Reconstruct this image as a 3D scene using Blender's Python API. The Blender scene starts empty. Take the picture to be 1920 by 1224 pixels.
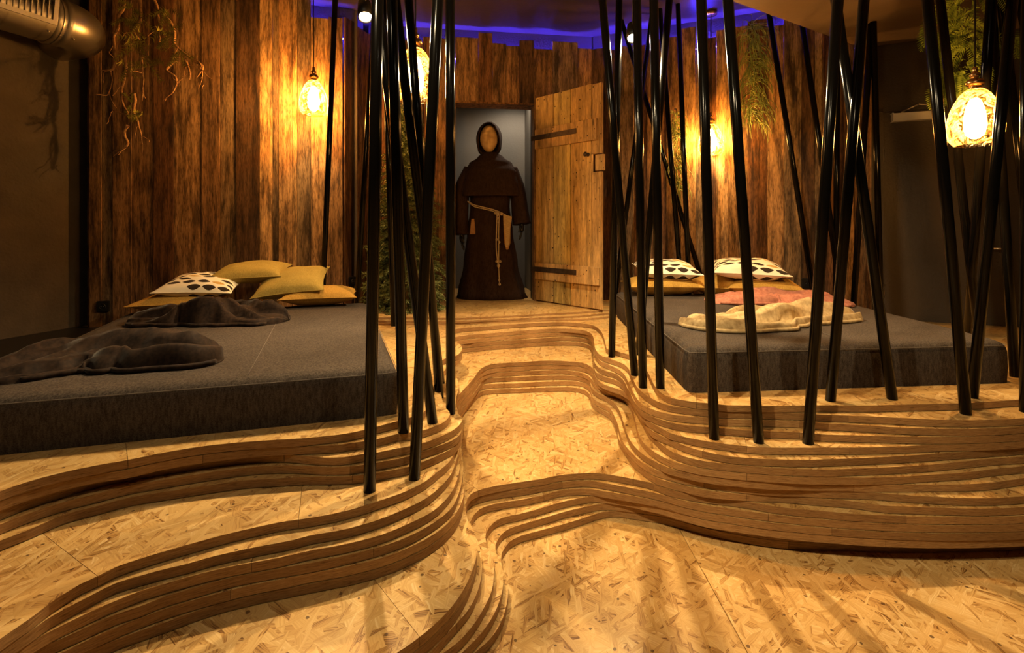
import bpy, bmesh, math, random
import numpy as np
from mathutils import Vector, Matrix, Euler, noise
random.seed(7)
S = bpy.context.scene
C = S.collection
PI = math.pi
# ------------------------------------------------------------------ camera, world, exposure
F, CX, HY = 930.0, 960.0, 423.0          # focal length (px), centre column, horizon row of the 1920x1224 frame
T = 0.032                                # thickness of one platform layer
HC = 42 * T                              # eye height
ZP = 17 * T                              # platform level
cam = bpy.data.cameras.new('camera'); camo = bpy.data.objects.new('camera', cam); C.objects.link(camo)
cam.sensor_width = 36; cam.lens = F / 1920 * 36; cam.shift_y = -(612 - HY) / 1920
cam.clip_start = .05
camo.location = (0, 0, HC); camo.rotation_euler = (PI / 2, 0, 0)
S.camera = camo
w = bpy.data.worlds.new('world'); S.world = w; w.use_nodes = True
w.node_tree.nodes['Background'].inputs[0].default_value = (1, .72, .45, 1)
w.node_tree.nodes['Background'].inputs[1].default_value = .012
vs = S.view_settings
vs.view_transform = 'Standard'; vs.look = 'None'; vs.gamma = 1; vs.use_curve_mapping = False; vs.exposure = 0.0
S.cycles.use_denoising = True
S.cycles.sample_clamp_indirect = 6
S.cycles.max_bounces = 7
S.cycles.transparent_max_bounces = 10
S.cycles.use_adaptive_sampling = True
S.cycles.adaptive_threshold = .02

def wz(x, y, z):                          # picture point on the level z -> ground point
    Y = F * (HC - z) / (y - HY); return ((x - CX) / F * Y, Y)
def wy(x, y, Y):                          # picture point at distance Y
    return Vector(((x - CX) / F * Y, Y, HC - (y - HY) / F * Y))
ZC, ZS = 3.307, 2.877                     # ceiling and soffit heights

# ------------------------------------------------------------------ materials
def newmat(name):
    m = bpy.data.materials.new(name); m.use_nodes = True
    nt = m.node_tree; b = nt.nodes['Principled BSDF']; return m, nt, b
def nd(nt, t, **k):
    n = nt.nodes.new(t)
    for a, v in k.items():
        if a.startswith('i_'): n.inputs[int(a[2:])].default_value = v
        else: setattr(n, a, v)
    return n
def ln(nt, a, b): nt.links.new(a, b)
def math_(nt, op, a, b=None, c=None):
    n = nt.nodes.new('ShaderNodeMath'); n.operation = op
    for i, v in enumerate((a, b, c)):
        if v is None: continue
        if isinstance(v, (int, float)): n.inputs[i].default_value = v
        else: nt.links.new(v, n.inputs[i])
    return n.outputs[0]
def mixc(nt, f, a, b, mode='MIX'):
    n = nt.nodes.new('ShaderNodeMix'); n.data_type = 'RGBA'; n.blend_type = mode
    for i, v in ((0, f), (6, a), (7, b)):
        if isinstance(v, (int, float)): n.inputs[i].default_value = v
        elif isinstance(v, tuple): n.inputs[i].default_value = v if len(v) == 4 else (*v, 1)
        else: nt.links.new(v, n.inputs[i])
    return n.outputs[2]
def ramp(nt, f, stops):
    n = nt.nodes.new('ShaderNodeValToRGB'); e = n.color_ramp.elements
    while len(e) < len(stops): e.new(.5)
    for q, (p, c) in zip(e, stops):
        q.position = p; q.color = (*c, 1) if len(c) == 3 else c
    nt.links.new(f, n.inputs[0]); return n.outputs[0]
def simple(name, col, rough=.6, metal=0., spec=.5, emit=None, es=0):
    m, nt, b = newmat(name)
    b.inputs['Base Color'].default_value = (*col, 1); b.inputs['Roughness'].default_value = rough
    b.inputs['Metallic'].default_value = metal; b.inputs['Specular IOR Level'].default_value = spec
    if emit: b.inputs['Emission Color'].default_value = (*emit, 1); b.inputs['Emission Strength'].default_value = es
    return m
def noisy(name, c1, c2, scale=(8, 8, 8), rough=.7, bump=.2, bscale=60, detail=6, spec=.3, metal=0):
    m, nt, b = newmat(name)
    tc = nd(nt, 'ShaderNodeTexCoord'); mp = nd(nt, 'ShaderNodeMapping'); mp.inputs[3].default_value = scale
    ln(nt, tc.outputs['Object'], mp.inputs[0])
    n = nd(nt, 'ShaderNodeTexNoise'); n.inputs['Scale'].default_value = 1; n.inputs['Detail'].default_value = detail
    ln(nt, mp.outputs[0], n.inputs['Vector'])
    ln(nt, ramp(nt, n.outputs[0], [(.3, c1), (.7, c2)]), b.inputs['Base Color'])
    b.inputs['Roughness'].default_value = rough; b.inputs['Specular IOR Level'].default_value = spec; b.inputs['Metallic'].default_value = metal
    if bump:
        n2 = nd(nt, 'ShaderNodeTexNoise'); n2.inputs['Scale'].default_value = bscale; n2.inputs['Detail'].default_value = 4
        ln(nt, tc.outputs['Object'], n2.inputs['Vector'])
        bp = nd(nt, 'ShaderNodeBump'); bp.inputs['Strength'].default_value = bump; bp.inputs['Distance'].default_value = .01
        ln(nt, n2.outputs[0], bp.inputs['Height']); ln(nt, bp.outputs[0], b.inputs['Normal'])
    return m

def make_osb():
    m, nt, b = newmat('osb_face')
    tc = nd(nt, 'ShaderNodeTexCoord'); oi = nd(nt, 'ShaderNodeObjectInfo')
    off = nd(nt, 'ShaderNodeVectorMath', operation='SCALE'); off.inputs[0].default_value = (31.7, 17.3, 0)
    ln(nt, oi.outputs['Random'], off.inputs['Scale'])
    ad = nd(nt, 'ShaderNodeVectorMath', operation='ADD'); ln(nt, tc.outputs['Object'], ad.inputs[0]); ln(nt, off.outputs[0], ad.inputs[1])
    wn = nd(nt, 'ShaderNodeTexNoise'); wn.inputs['Scale'].default_value = 22; wn.inputs['Detail'].default_value = 2
    ln(nt, ad.outputs[0], wn.inputs['Vector'])
    wv = nd(nt, 'ShaderNodeVectorMath', operation='SCALE'); ln(nt, wn.outputs['Color'], wv.inputs[0]); wv.inputs['Scale'].default_value = .011
    P = nd(nt, 'ShaderNodeVectorMath', operation='ADD'); ln(nt, ad.outputs[0], P.inputs[0]); ln(nt, wv.outputs[0], P.inputs[1])
    stops = [(0, (.16, .068, .017)), (.13, (.37, .19, .055)), (.29, (.52, .305, .102)), (.55, (.60, .37, .132)), (.85, (.67, .44, .18)), (1, (.75, .54, .26))]
    col = None; hgt = None
    for i, (ang, sx, sy, thr) in enumerate([(20, 7, 15, 0), (-18, 8, 27, .35), (62, 9, 34, .5), (8, 7, 36, .5), (-64, 10, 40, .6), (-35, 9, 48, .55), (38, 11, 70, .68), (85, 14, 85, .75)]):
        mp = nd(nt, 'ShaderNodeMapping', vector_type='TEXTURE'); mp.inputs[2].default_value = (0, 0, math.radians(ang)); mp.inputs[3].default_value = (1 / sx, 1 / sy, 1)
        mp.inputs[1].default_value = (i * 3.7, i * 1.9, 0)
        ln(nt, P.outputs[0], mp.inputs[0])
        v = nd(nt, 'ShaderNodeTexVoronoi', voronoi_dimensions='2D'); v.inputs['Scale'].default_value = 1; v.inputs['Randomness'].default_value = 1
        ln(nt, mp.outputs[0], v.inputs['Vector'])
        sp = nd(nt, 'ShaderNodeSeparateColor'); ln(nt, v.outputs['Color'], sp.inputs[0])
        ns = nd(nt, 'ShaderNodeTexNoise', noise_dimensions='2D'); ns.inputs['Scale'].default_value = 1; ns.inputs['Detail'].default_value = 2
        mp2 = nd(nt, 'ShaderNodeMapping'); mp2.inputs[3].default_value = (.9, 5, 1); ln(nt, mp.outputs[0], mp2.inputs[0]); ln(nt, mp2.outputs[0], ns.inputs['Vector'])
        val = math_(nt, 'ADD', math_(nt, 'MULTIPLY', sp.outputs[0], .72), math_(nt, 'MULTIPLY', math_(nt, 'SUBTRACT', ns.outputs[0], .36), .95))
        c = ramp(nt, val, stops)
        h = sp.outputs[2]
        if col is None: col, hgt = c, h
        else:
            msk = math_(nt, 'GREATER_THAN', sp.outputs[1], thr)
            col = mixc(nt, msk, col, c); 
            mx = nt.nodes.new('ShaderNodeMix'); ln(nt, msk, mx.inputs[0]); ln(nt, hgt, mx.inputs[2]); ln(nt, h, mx.inputs[3]); hgt = mx.outputs[0]
    # dark bark specks
    v = nd(nt, 'ShaderNodeTexVoronoi', voronoi_dimensions='2D'); v.inputs['Scale'].default_value = 16; ln(nt, P.outputs[0], v.inputs['Vector'])
    sp = nd(nt, 'ShaderNodeSeparateColor'); ln(nt, v.outputs['Color'], sp.inputs[0])
    spk = math_(nt, 'MULTIPLY', math_(nt, 'LESS_THAN', math_(nt, 'ADD', v.outputs['Distance'], math_(nt, 'MULTIPLY', wn.outputs[0], .22)), .19), math_(nt, 'GREATER_THAN', sp.outputs[0], .86))
    col = mixc(nt, math_(nt, 'MULTIPLY', spk, .8), col, (.07, .03, .012))
    col = mixc(nt, 1, col, ramp(nt, oi.outputs['Random'], [(0, (.86, .84, .80)), (1, (1.0, 1.0, 1.0))]), 'MULTIPLY')
    ln(nt, col, b.inputs['Base Color'])
    b.inputs['Roughness'].default_value = .31; b.inputs['Specular IOR Level'].default_value = .45
    bp = nd(nt, 'ShaderNodeBump'); bp.inputs['Strength'].default_value = .35; bp.inputs['Distance'].default_value = .003
    ln(nt, hgt, bp.inputs['Height']); ln(nt, bp.outputs[0], b.inputs['Normal'])
    return m
def make_osb_edge():
    m, nt, b = newmat('osb_edge')
    tc = nd(nt, 'ShaderNodeTexCoord')
    mp = nd(nt, 'ShaderNodeMapping'); mp.inputs[3].default_value = (26, 26, 330); ln(nt, tc.outputs['Object'], mp.inputs[0])
    n = nd(nt, 'ShaderNodeTexNoise'); n.inputs['Scale'].default_value = 1; n.inputs['Detail'].default_value = 5; n.inputs['Roughness'].default_value = .65
    ln(nt, mp.outputs[0], n.inputs['Vector'])
    c = ramp(nt, n.outputs[0], [(.28, (.16, .075, .026)), (.42, (.38, .215, .085)), (.6, (.50, .30, .125)), (.8, (.60, .41, .20))])
    n3 = nd(nt, 'ShaderNodeTexNoise'); n3.inputs['Scale'].default_value = 2.3; n3.inputs['Detail'].default_value = 3; ln(nt, tc.outputs['Object'], n3.inputs['Vector'])
    c = mixc(nt, .35, c, ramp(nt, n3.outputs[0], [(.3, (.55, .5, .45)), (.7, (1, 1, 1))]), 'MULTIPLY')
    oi = nd(nt, 'ShaderNodeObjectInfo'); c = mixc(nt, 1, c, ramp(nt, oi.outputs['Random'], [(0, (.74, .70, .66)), (1, (1.06, 1.04, 1.0))]), 'MULTIPLY')
    ln(nt, c, b.inputs['Base Color']); b.inputs['Roughness'].default_value = .62; b.inputs['Specular IOR Level'].default_value = .25
    bp = nd(nt, 'ShaderNodeBump'); bp.inputs['Strength'].default_value = .5; bp.inputs['Distance'].default_value = .004
    ln(nt, n.outputs[0], bp.inputs['Height']); ln(nt, bp.outputs[0], b.inputs['Normal'])
    return m
def make_plank(name='weathered_plank', wear=.85, knots=.5, rough=.72, specks=False):
    m, nt, b = newmat(name)
    tc = nd(nt, 'ShaderNodeTexCoord'); oi = nd(nt, 'ShaderNodeObjectInfo')
    off = nd(nt, 'ShaderNodeVectorMath', operation='SCALE'); off.inputs[0].default_value = (7.3, 3.1, 41.7); ln(nt, oi.outputs['Random'], off.inputs['Scale'])
    ad = nd(nt, 'ShaderNodeVectorMath', operation='ADD'); ln(nt, tc.outputs['Object'], ad.inputs[0]); ln(nt, off.outputs[0], ad.inputs[1])
    # knots pull the grain sideways
    mk = nd(nt, 'ShaderNodeMapping'); mk.inputs[3].default_value = (7, 7, 2.2); ln(nt, ad.outputs[0], mk.inputs[0])
    vk = nd(nt, 'ShaderNodeTexVoronoi'); vk.inputs['Scale'].default_value = 1; ln(nt, mk.outputs[0], vk.inputs['Vector'])
    sk = nd(nt, 'ShaderNodeSeparateColor'); ln(nt, vk.outputs['Color'], sk.inputs[0])
    has = math_(nt, 'GREATER_THAN', sk.outputs[0], 1 - knots * .5)
    kd = math_(nt, 'MULTIPLY', math_(nt, 'SUBTRACT', 1, math_(nt, 'MINIMUM', math_(nt, 'MULTIPLY', vk.outputs['Distance'], 2.6), 1)), has)
    mp = nd(nt, 'ShaderNodeMapping'); mp.inputs[3].default_value = (26, 26, 1.3); ln(nt, ad.outputs[0], mp.inputs[0])
    pull = nd(nt, 'ShaderNodeCombineXYZ'); ln(nt, math_(nt, 'MULTIPLY', kd, 2.2), pull.inputs[0])
    pa = nd(nt, 'ShaderNodeVectorMath', operation='ADD'); ln(nt, mp.outputs[0], pa.inputs[0]); ln(nt, pull.outputs[0], pa.inputs[1])
    n1 = nd(nt, 'ShaderNodeTexNoise'); n1.inputs['Scale'].default_value = 1; n1.inputs['Detail'].default_value = 7; n1.inputs['Roughness'].default_value = .68; n1.inputs['Distortion'].default_value = .5
    ln(nt, pa.outputs[0], n1.inputs['Vector'])
    mp2 = nd(nt, 'ShaderNodeMapping'); mp2.inputs[3].default_value = (110, 110, 2.4); ln(nt, ad.outputs[0], mp2.inputs[0])
    n2 = nd(nt, 'ShaderNodeTexNoise'); n2.inputs['Scale'].default_value = 1; n2.inputs['Detail'].default_value = 4; ln(nt, mp2.outputs[0], n2.inputs['Vector'])
    mp3 = nd(nt, 'ShaderNodeMapping'); mp3.inputs[3].default_value = (20, 20, 2.6); ln(nt, ad.outputs[0], mp3.inputs[0])
    n3 = nd(nt, 'ShaderNodeTexNoise'); n3.inputs['Scale'].default_value = 1; n3.inputs['Detail'].default_value = 5; n3.inputs['Roughness'].default_value = .7; ln(nt, mp3.outputs[0], n3.inputs['Vector'])
    g = ramp(nt, n1.outputs[0], [(.28, (.45, .38, .32)), (.45, (.85, .82, .78)), (.6, (1.05, 1.0, .95)), (.75, (1.25, 1.2, 1.1))])
    g = mixc(nt, .6, g, ramp(nt, n2.outputs[0], [(.3, (.5, .47, .45)), (.55, (1, 1, 1))]), 'MULTIPLY')
    g = mixc(nt, wear, g, ramp(nt, n3.outputs[0], [(.38, (.10, .08, .065)), (.47, (.55, .5, .45)), (.55, (1, .97, .92)), (.68, (1.35, 1.3, 1.2))]), 'MULTIPLY')
    mp4 = nd(nt, 'ShaderNodeMapping'); mp4.inputs[3].default_value = (150, 150, 22); ln(nt, ad.outputs[0], mp4.inputs[0])
    n4 = nd(nt, 'ShaderNodeTexNoise'); n4.inputs['Scale'].default_value = 1; n4.inputs['Detail'].default_value = 3; ln(nt, mp4.outputs[0], n4.inputs['Vector'])
    g = mixc(nt, wear * .8, g, ramp(nt, n4.outputs[0], [(.34, (.3, .27, .24)), (.5, (1, 1, 1)), (.7, (1.25, 1.22, 1.18))]), 'MULTIPLY')
    if specks:
        vs_ = nd(nt, 'ShaderNodeTexVoronoi'); vs_.inputs['Scale'].default_value = 26; ln(nt, ad.outputs[0], vs_.inputs['Vector'])
        ss = nd(nt, 'ShaderNodeSeparateColor'); ln(nt, vs_.outputs['Color'], ss.inputs[0])
        g = mixc(nt, math_(nt, 'MULTIPLY', math_(nt, 'LESS_THAN', vs_.outputs['Distance'], .17), math_(nt, 'GREATER_THAN', ss.outputs[0], .72)), g, (.06, .04, .03))
    c = mixc(nt, 1, g, oi.outputs['Color'], 'MULTIPLY')
    kc = math_(nt, 'POWER', kd, 5)
    c = mixc(nt, math_(nt, 'MINIMUM', math_(nt, 'MULTIPLY', kc, 1.6), .85), c, (.03, .014, .006))
    ln(nt, c, b.inputs['Base Color']); b.inputs['Roughness'].default_value = rough; b.inputs['Specular IOR Level'].default_value = .28
    bp = nd(nt, 'ShaderNodeBump'); bp.inputs['Strength'].default_value = .6; bp.inputs['Distance'].default_value = .004
    ln(nt, math_(nt, 'ADD', n1.outputs[0], math_(nt, 'MULTIPLY', n2.outputs[0], .6)), bp.inputs['Height']); ln(nt, bp.outputs[0], b.inputs['Normal'])
    return m
def make_fabric(name, c1, c2, scale=260, rough=.95, sheen=0, patches=.3):
    m, nt, b = newmat(name)
    tc = nd(nt, 'ShaderNodeTexCoord')
    ck = nd(nt, 'ShaderNodeTexNoise'); ck.inputs['Scale'].default_value = scale; ck.inputs['Detail'].default_value = 2
    ln(nt, tc.outputs['Object'], ck.inputs['Vector'])
    mp = nd(nt, 'ShaderNodeMapping'); mp.inputs[3].default_value = (scale * .5, scale * .5, scale * .12); ln(nt, tc.outputs['Object'], mp.inputs[0])
    c2n = nd(nt, 'ShaderNodeTexNoise'); c2n.inputs['Scale'].default_value = 1; ln(nt, mp.outputs[0], c2n.inputs['Vector'])
    f = math_(nt, 'ADD', math_(nt, 'MULTIPLY', ck.outputs[0], .5), math_(nt, 'MULTIPLY', c2n.outputs[0], .5))
    c = ramp(nt, f, [(.36, c1), (.62, c2)])
    n3 = nd(nt, 'ShaderNodeTexNoise'); n3.inputs['Scale'].default_value = 5; n3.inputs['Detail'].default_value = 4; ln(nt, tc.outputs['Object'], n3.inputs['Vector'])
    c = mixc(nt, patches, c, ramp(nt, n3.outputs[0], [(.3, (.5, .5, .5)), (.7, (1.15, 1.15, 1.15))]), 'MULTIPLY')
    ln(nt, c, b.inputs['Base Color']); b.inputs['Roughness'].default_value = rough; b.inputs['Specular IOR Level'].default_value = .15
    b.inputs['Sheen Weight'].default_value = sheen; b.inputs['Sheen Roughness'].default_value = .35
    bp = nd(nt, 'ShaderNodeBump'); bp.inputs['Strength'].default_value = .4; bp.inputs['Distance'].default_value = .002
    ln(nt, f, bp.inputs['Height']); ln(nt, bp.outputs[0], b.inputs['Normal'])
    return m
def make_oval_print():
    m, nt, b = newmat('oval_print_cotton')
    uv = nd(nt, 'ShaderNodeTexCoord'); sep = nd(nt, 'ShaderNodeSeparateXYZ'); ln(nt, uv.outputs['UV'], sep.inputs[0])
    rows, colsn = 8.0, 5.0
    fy = math_(nt, 'MULTIPLY', sep.outputs[1], rows); row = math_(nt, 'FLOOR', fy)
    fx = math_(nt, 'ADD', math_(nt, 'MULTIPLY', sep.outputs[0], colsn), math_(nt, 'MULTIPLY', math_(nt, 'MODULO', row, 2.), .5)); cl = math_(nt, 'FLOOR', fx)
    dx = math_(nt, 'MULTIPLY', math_(nt, 'SUBTRACT', math_(nt, 'SUBTRACT', fx, cl), .5), 2.25)
    dy = math_(nt, 'MULTIPLY', math_(nt, 'SUBTRACT', math_(nt, 'SUBTRACT', fy, row), .5), 2.9)
    d = math_(nt, 'ADD', math_(nt, 'POWER', math_(nt, 'ABSOLUTE', dx), 1.8), math_(nt, 'POWER', math_(nt, 'ABSOLUTE', dy), 1.35))
    inside = math_(nt, 'LESS_THAN', d, 1.0)
    cb = nd(nt, 'ShaderNodeCombineXYZ'); ln(nt, cl, cb.inputs[0]); ln(nt, row, cb.inputs[1])
    wn = nd(nt, 'ShaderNodeTexWhiteNoise', noise_dimensions='2D'); ln(nt, cb.outputs[0], wn.inputs['Vector'])
    oc = ramp(nt, wn.outputs['Value'], [(0, (.03, .02, .013)), (.66, (.04, .025, .015)), (.67, (.50, .32, .09)), (.84, (.55, .38, .14)), (.85, (.80, .72, .55)), (1, (.80, .72, .55))])
    oc.node.color_ramp.interpolation = 'CONSTANT'
    c = mixc(nt, inside, (.82, .74, .58), oc)
    ln(nt, c, b.inputs['Base Color']); b.inputs['Roughness'].default_value = .9; b.inputs['Specular IOR Level'].default_value = .2
    return m
def make_glass(name, tint):
    m = bpy.data.materials.new(name); m.use_nodes = True; nt = m.node_tree; nt.nodes.clear()
    out = nd(nt, 'ShaderNodeOutputMaterial')
    tr = nd(nt, 'ShaderNodeBsdfTransparent'); tr.inputs[0].default_value = (*tint, 1)
    gl = nd(nt, 'ShaderNodeBsdfGlossy'); gl.inputs['Roughness'].default_value = .06; gl.inputs[0].default_value = (1, .8, .5, 1)
    tl = nd(nt, 'ShaderNodeBsdfTranslucent'); tl.inputs[0].default_value = (1, .55, .13, 1)
    tc = nd(nt, 'ShaderNodeTexCoord')
    n = nd(nt, 'ShaderNodeTexNoise'); n.inputs['Scale'].default_value = 28; n.inputs['Detail'].default_value = 2; n.inputs['Distortion'].default_value = 1.2
    ln(nt, tc.outputs['Object'], n.inputs['Vector'])
    bp = nd(nt, 'ShaderNodeBump'); bp.inputs['Strength'].default_value = 1; bp.inputs['Distance'].default_value = .02; ln(nt, n.outputs[0], bp.inputs['Height'])
    pat = ramp(nt, n.outputs[0], [(.36, tuple(c * q for c, q in zip(tint, (.55, .42, .3)))), (.5, tint), (.6, (1, .92, .72))])
    ln(nt, pat, tr.inputs[0])
    for q in (gl, tl): ln(nt, bp.outputs[0], q.inputs['Normal'])
    fr = nd(nt, 'ShaderNodeLayerWeight'); fr.inputs[0].default_value = .35; ln(nt, bp.outputs[0], fr.inputs['Normal'])
    m1 = nd(nt, 'ShaderNodeMixShader'); ln(nt, math_(nt, 'ADD', math_(nt, 'MULTIPLY', math_(nt, 'POWER', fr.outputs['Facing'], 2.), .45), math_(nt, 'MULTIPLY', math_(nt, 'GREATER_THAN', n.outputs[0], .52), .22)), m1.inputs[0])
    ln(nt, tr.outputs[0], m1.inputs[1]); ln(nt, tl.outputs[0], m1.inputs[2])
    m2 = nd(nt, 'ShaderNodeMixShader'); ln(nt, math_(nt, 'MULTIPLY', fr.outputs['Fresnel'], .5), m2.inputs[0]); ln(nt, m1.outputs[0], m2.inputs[1]); ln(nt, gl.outputs[0], m2.inputs[2])
    ln(nt, m2.outputs[0], out.inputs[0]); return m

M = {}
M['osb'] = make_osb(); M['edge'] = make_osb_edge(); M['plank'] = make_plank(); M['door_wood'] = make_plank('old_pine_board', .42, 1.3, .6, True)
M['pole'] = simple('black_lacquered_steel', (.003, .0025, .002), .17, 0, .14)
M['plaster'] = noisy('dark_plaster', (.06, .045, .03), (.085, .063, .042), (5, 5, 5), .85, .5, 45)
M['dark_wall'] = noisy('anthracite_wall', (.055, .042, .030), (.07, .054, .039), (3, 3, 3), .5, .35, 70, spec=.35)
M['niche'] = noisy('grey_painted_wall', (.135, .122, .105), (.16, .145, .125), (2, 2, 2), .6, .15, 60)
M['ceiling'] = noisy('dark_ceiling', (.035, .024, .016), (.045, .031, .021), (2, 2, 2), .45, .1, 30, spec=.4)
M['soffit'] = noisy('brown_soffit', (.11, .075, .045), (.13, .09, .055), (2, 2, 2), .6, .1, 30)
M['mattress'] = make_fabric('grey_upholstery', (.034, .026, .020), (.098, .077, .061), 240)
M['mustard'] = make_fabric('mustard_linen', (.34, .19, .035), (.52, .31, .07), 300)
M['olive'] = make_fabric('olive_linen', (.30, .21, .05), (.45, .33, .085), 300)
M['print'] = make_oval_print()
M['plush_brown'] = make_fabric('dark_brown_plush', (.011, .0055, .0035), (.036, .020, .012), 70, .72, sheen=.15, patches=.6)
M['plush_pink'] = make_fabric('dusty_pink_plush', (.33, .12, .08), (.50, .21, .14), 60, .9, sheen=.1, patches=.7)
M['plush_beige'] = make_fabric('beige_plush', (.36, .25, .12), (.56, .42, .22), 60, .9, sheen=.1, patches=.6)
M['thread'] = simple('grey_thread', (.13, .11, .09), .9)
M['duct'] = noisy('galvanised_steel', (.34, .31, .27), (.45, .41, .36), (4, 4, 4), .34, 0, metal=.9, spec=.5)
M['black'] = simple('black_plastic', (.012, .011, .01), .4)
M['rubber'] = simple('black_rubber', (.008, .008, .008), .6)
M['iron'] = noisy('forged_iron', (.045, .03, .022), (.075, .052, .04), (30, 30, 30), .55, .3, 90, metal=.5)
M['brass'] = simple('antique_brass', (.62, .36, .14), .25, 1)
M['chrome'] = simple('brushed_metal', (.62, .58, .52), .3, 1)
M['silver'] = simple('silver_paint', (.72, .70, .66), .5, .1)
M['cable'] = simple('black_textile_cable', (.01, .009, .008), .8)
M['glass'] = make_glass('amber_hammered_glass', (1, .74, .36))
_m, _nt, _b = newmat('lit_filament_bulb'); _nt.nodes.remove(_b); _o = _nt.nodes['Material Output']
_e = nd(_nt, 'ShaderNodeEmission'); _e.inputs[0].default_value = (1, .72, .36, 1); _e.inputs[1].default_value = 90
_t = nd(_nt, 'ShaderNodeBsdfTransparent'); _t.inputs[0].default_value = (1, .97, .92, 1); _a = nd(_nt, 'ShaderNodeAddShader'); ln(_nt, _e.outputs[0], _a.inputs[0]); ln(_nt, _t.outputs[0], _a.inputs[1]); ln(_nt, _a.outputs[0], _o.inputs[0]); M['bulb'] = _m
M['lens'] = simple('lit_spot_lens', (1, .95, .85), .4, emit=(1, .86, .62), es=400)
M['blue_led'] = simple('blue_led', (.1, .1, .4), .4, emit=(.05, .03, 1), es=1300)
M['habit'] = make_fabric('dark_brown_wool', (.022, .011, .007), (.048, .026, .018), 160, patches=.3)
M['carved'] = noisy('carved_lime_wood', (.60, .37, .15), (.78, .53, .25), (14, 14, 14), .55, .25, 90)
M['rope'] = noisy('cream_cotton_rope', (.40, .30, .18), (.62, .49, .31), (150, 150, 150), .9, .6, 260)
M['leather'] = noisy('tan_leather', (.25, .12, .035), (.36, .19, .07), (30, 30, 30), .6, .2, 80)
M['basket'] = noisy('woven_straw', (.40, .27, .11), (.58, .42, .2), (30, 30, 200), .8, .5, 150)
M['bark'] = noisy('twig_bark', (.26, .12, .05), (.55, .32, .14), (40, 40, 40), .8, .3, 120)
M['sprig'] = noisy('sprig_green', (.22, .22, .03), (.42, .38, .07), (30, 30, 30), .7, 0)
M['fir'] = noisy('fir_green', (.08, .10, .03), (.20, .22, .07), (18, 18, 18), .6, 0)
M['grass'] = noisy('pale_grass_green', (.06, .10, .012), (.40, .46, .12), (45, 45, 12), .55, 0)
M['fern'] = noisy('fern_green', (.06, .11, .012), (.30, .38, .06), (30, 30, 30), .55, 0)
M['pot'] = simple('terracotta_pot', (.25, .11, .05), .8)

# ------------------------------------------------------------------ mesh helpers
def link(o, parent=None):
    C.objects.link(o)
    if parent: o.parent = parent
    return o
def mesh(name, v, f, mat, parent=None, smooth=False, uv=None, loc=None):
    me = bpy.data.meshes.new(name); me.from_pydata([tuple(p) for p in v], [], f)
    for m in (mat if isinstance(mat, (list, tuple)) else [mat]): me.materials.append(m)
    if smooth: me.shade_smooth()
    if uv is not None:
        l = me.uv_layers.new()
        for lp in me.loops: l.data[lp.index].uv = uv[lp.vertex_index]
    me.update()
    o = bpy.data.objects.new(name, me)
    if loc is not None: o.location = loc
    return link(o, parent)
def from_bm(name, bm, mat, parent=None, smooth=False, loc=None):
    me = bpy.data.meshes.new(name); bm.to_mesh(me); bm.free()
    for m in (mat if isinstance(mat, (list, tuple)) else [mat]): me.materials.append(m)
    if smooth: me.shade_smooth()
    o = bpy.data.objects.new(name, me)
    if loc is not None: o.location = loc
    return link(o, parent)
def tag(o, label, cat, group=None, kind=None):
    if label: o['label'] = label
    if cat: o['category'] = cat
    if group: o['group'] = group
    if kind: o['kind'] = kind
    return o
def struct(o, label=None, cat=None): return tag(o, label, cat, kind='structure')
def empty(name, loc=(0, 0, 0)):
    o = bpy.data.objects.new(name, None); o.location = loc; o.empty_display_size = .05; return link(o)
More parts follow.
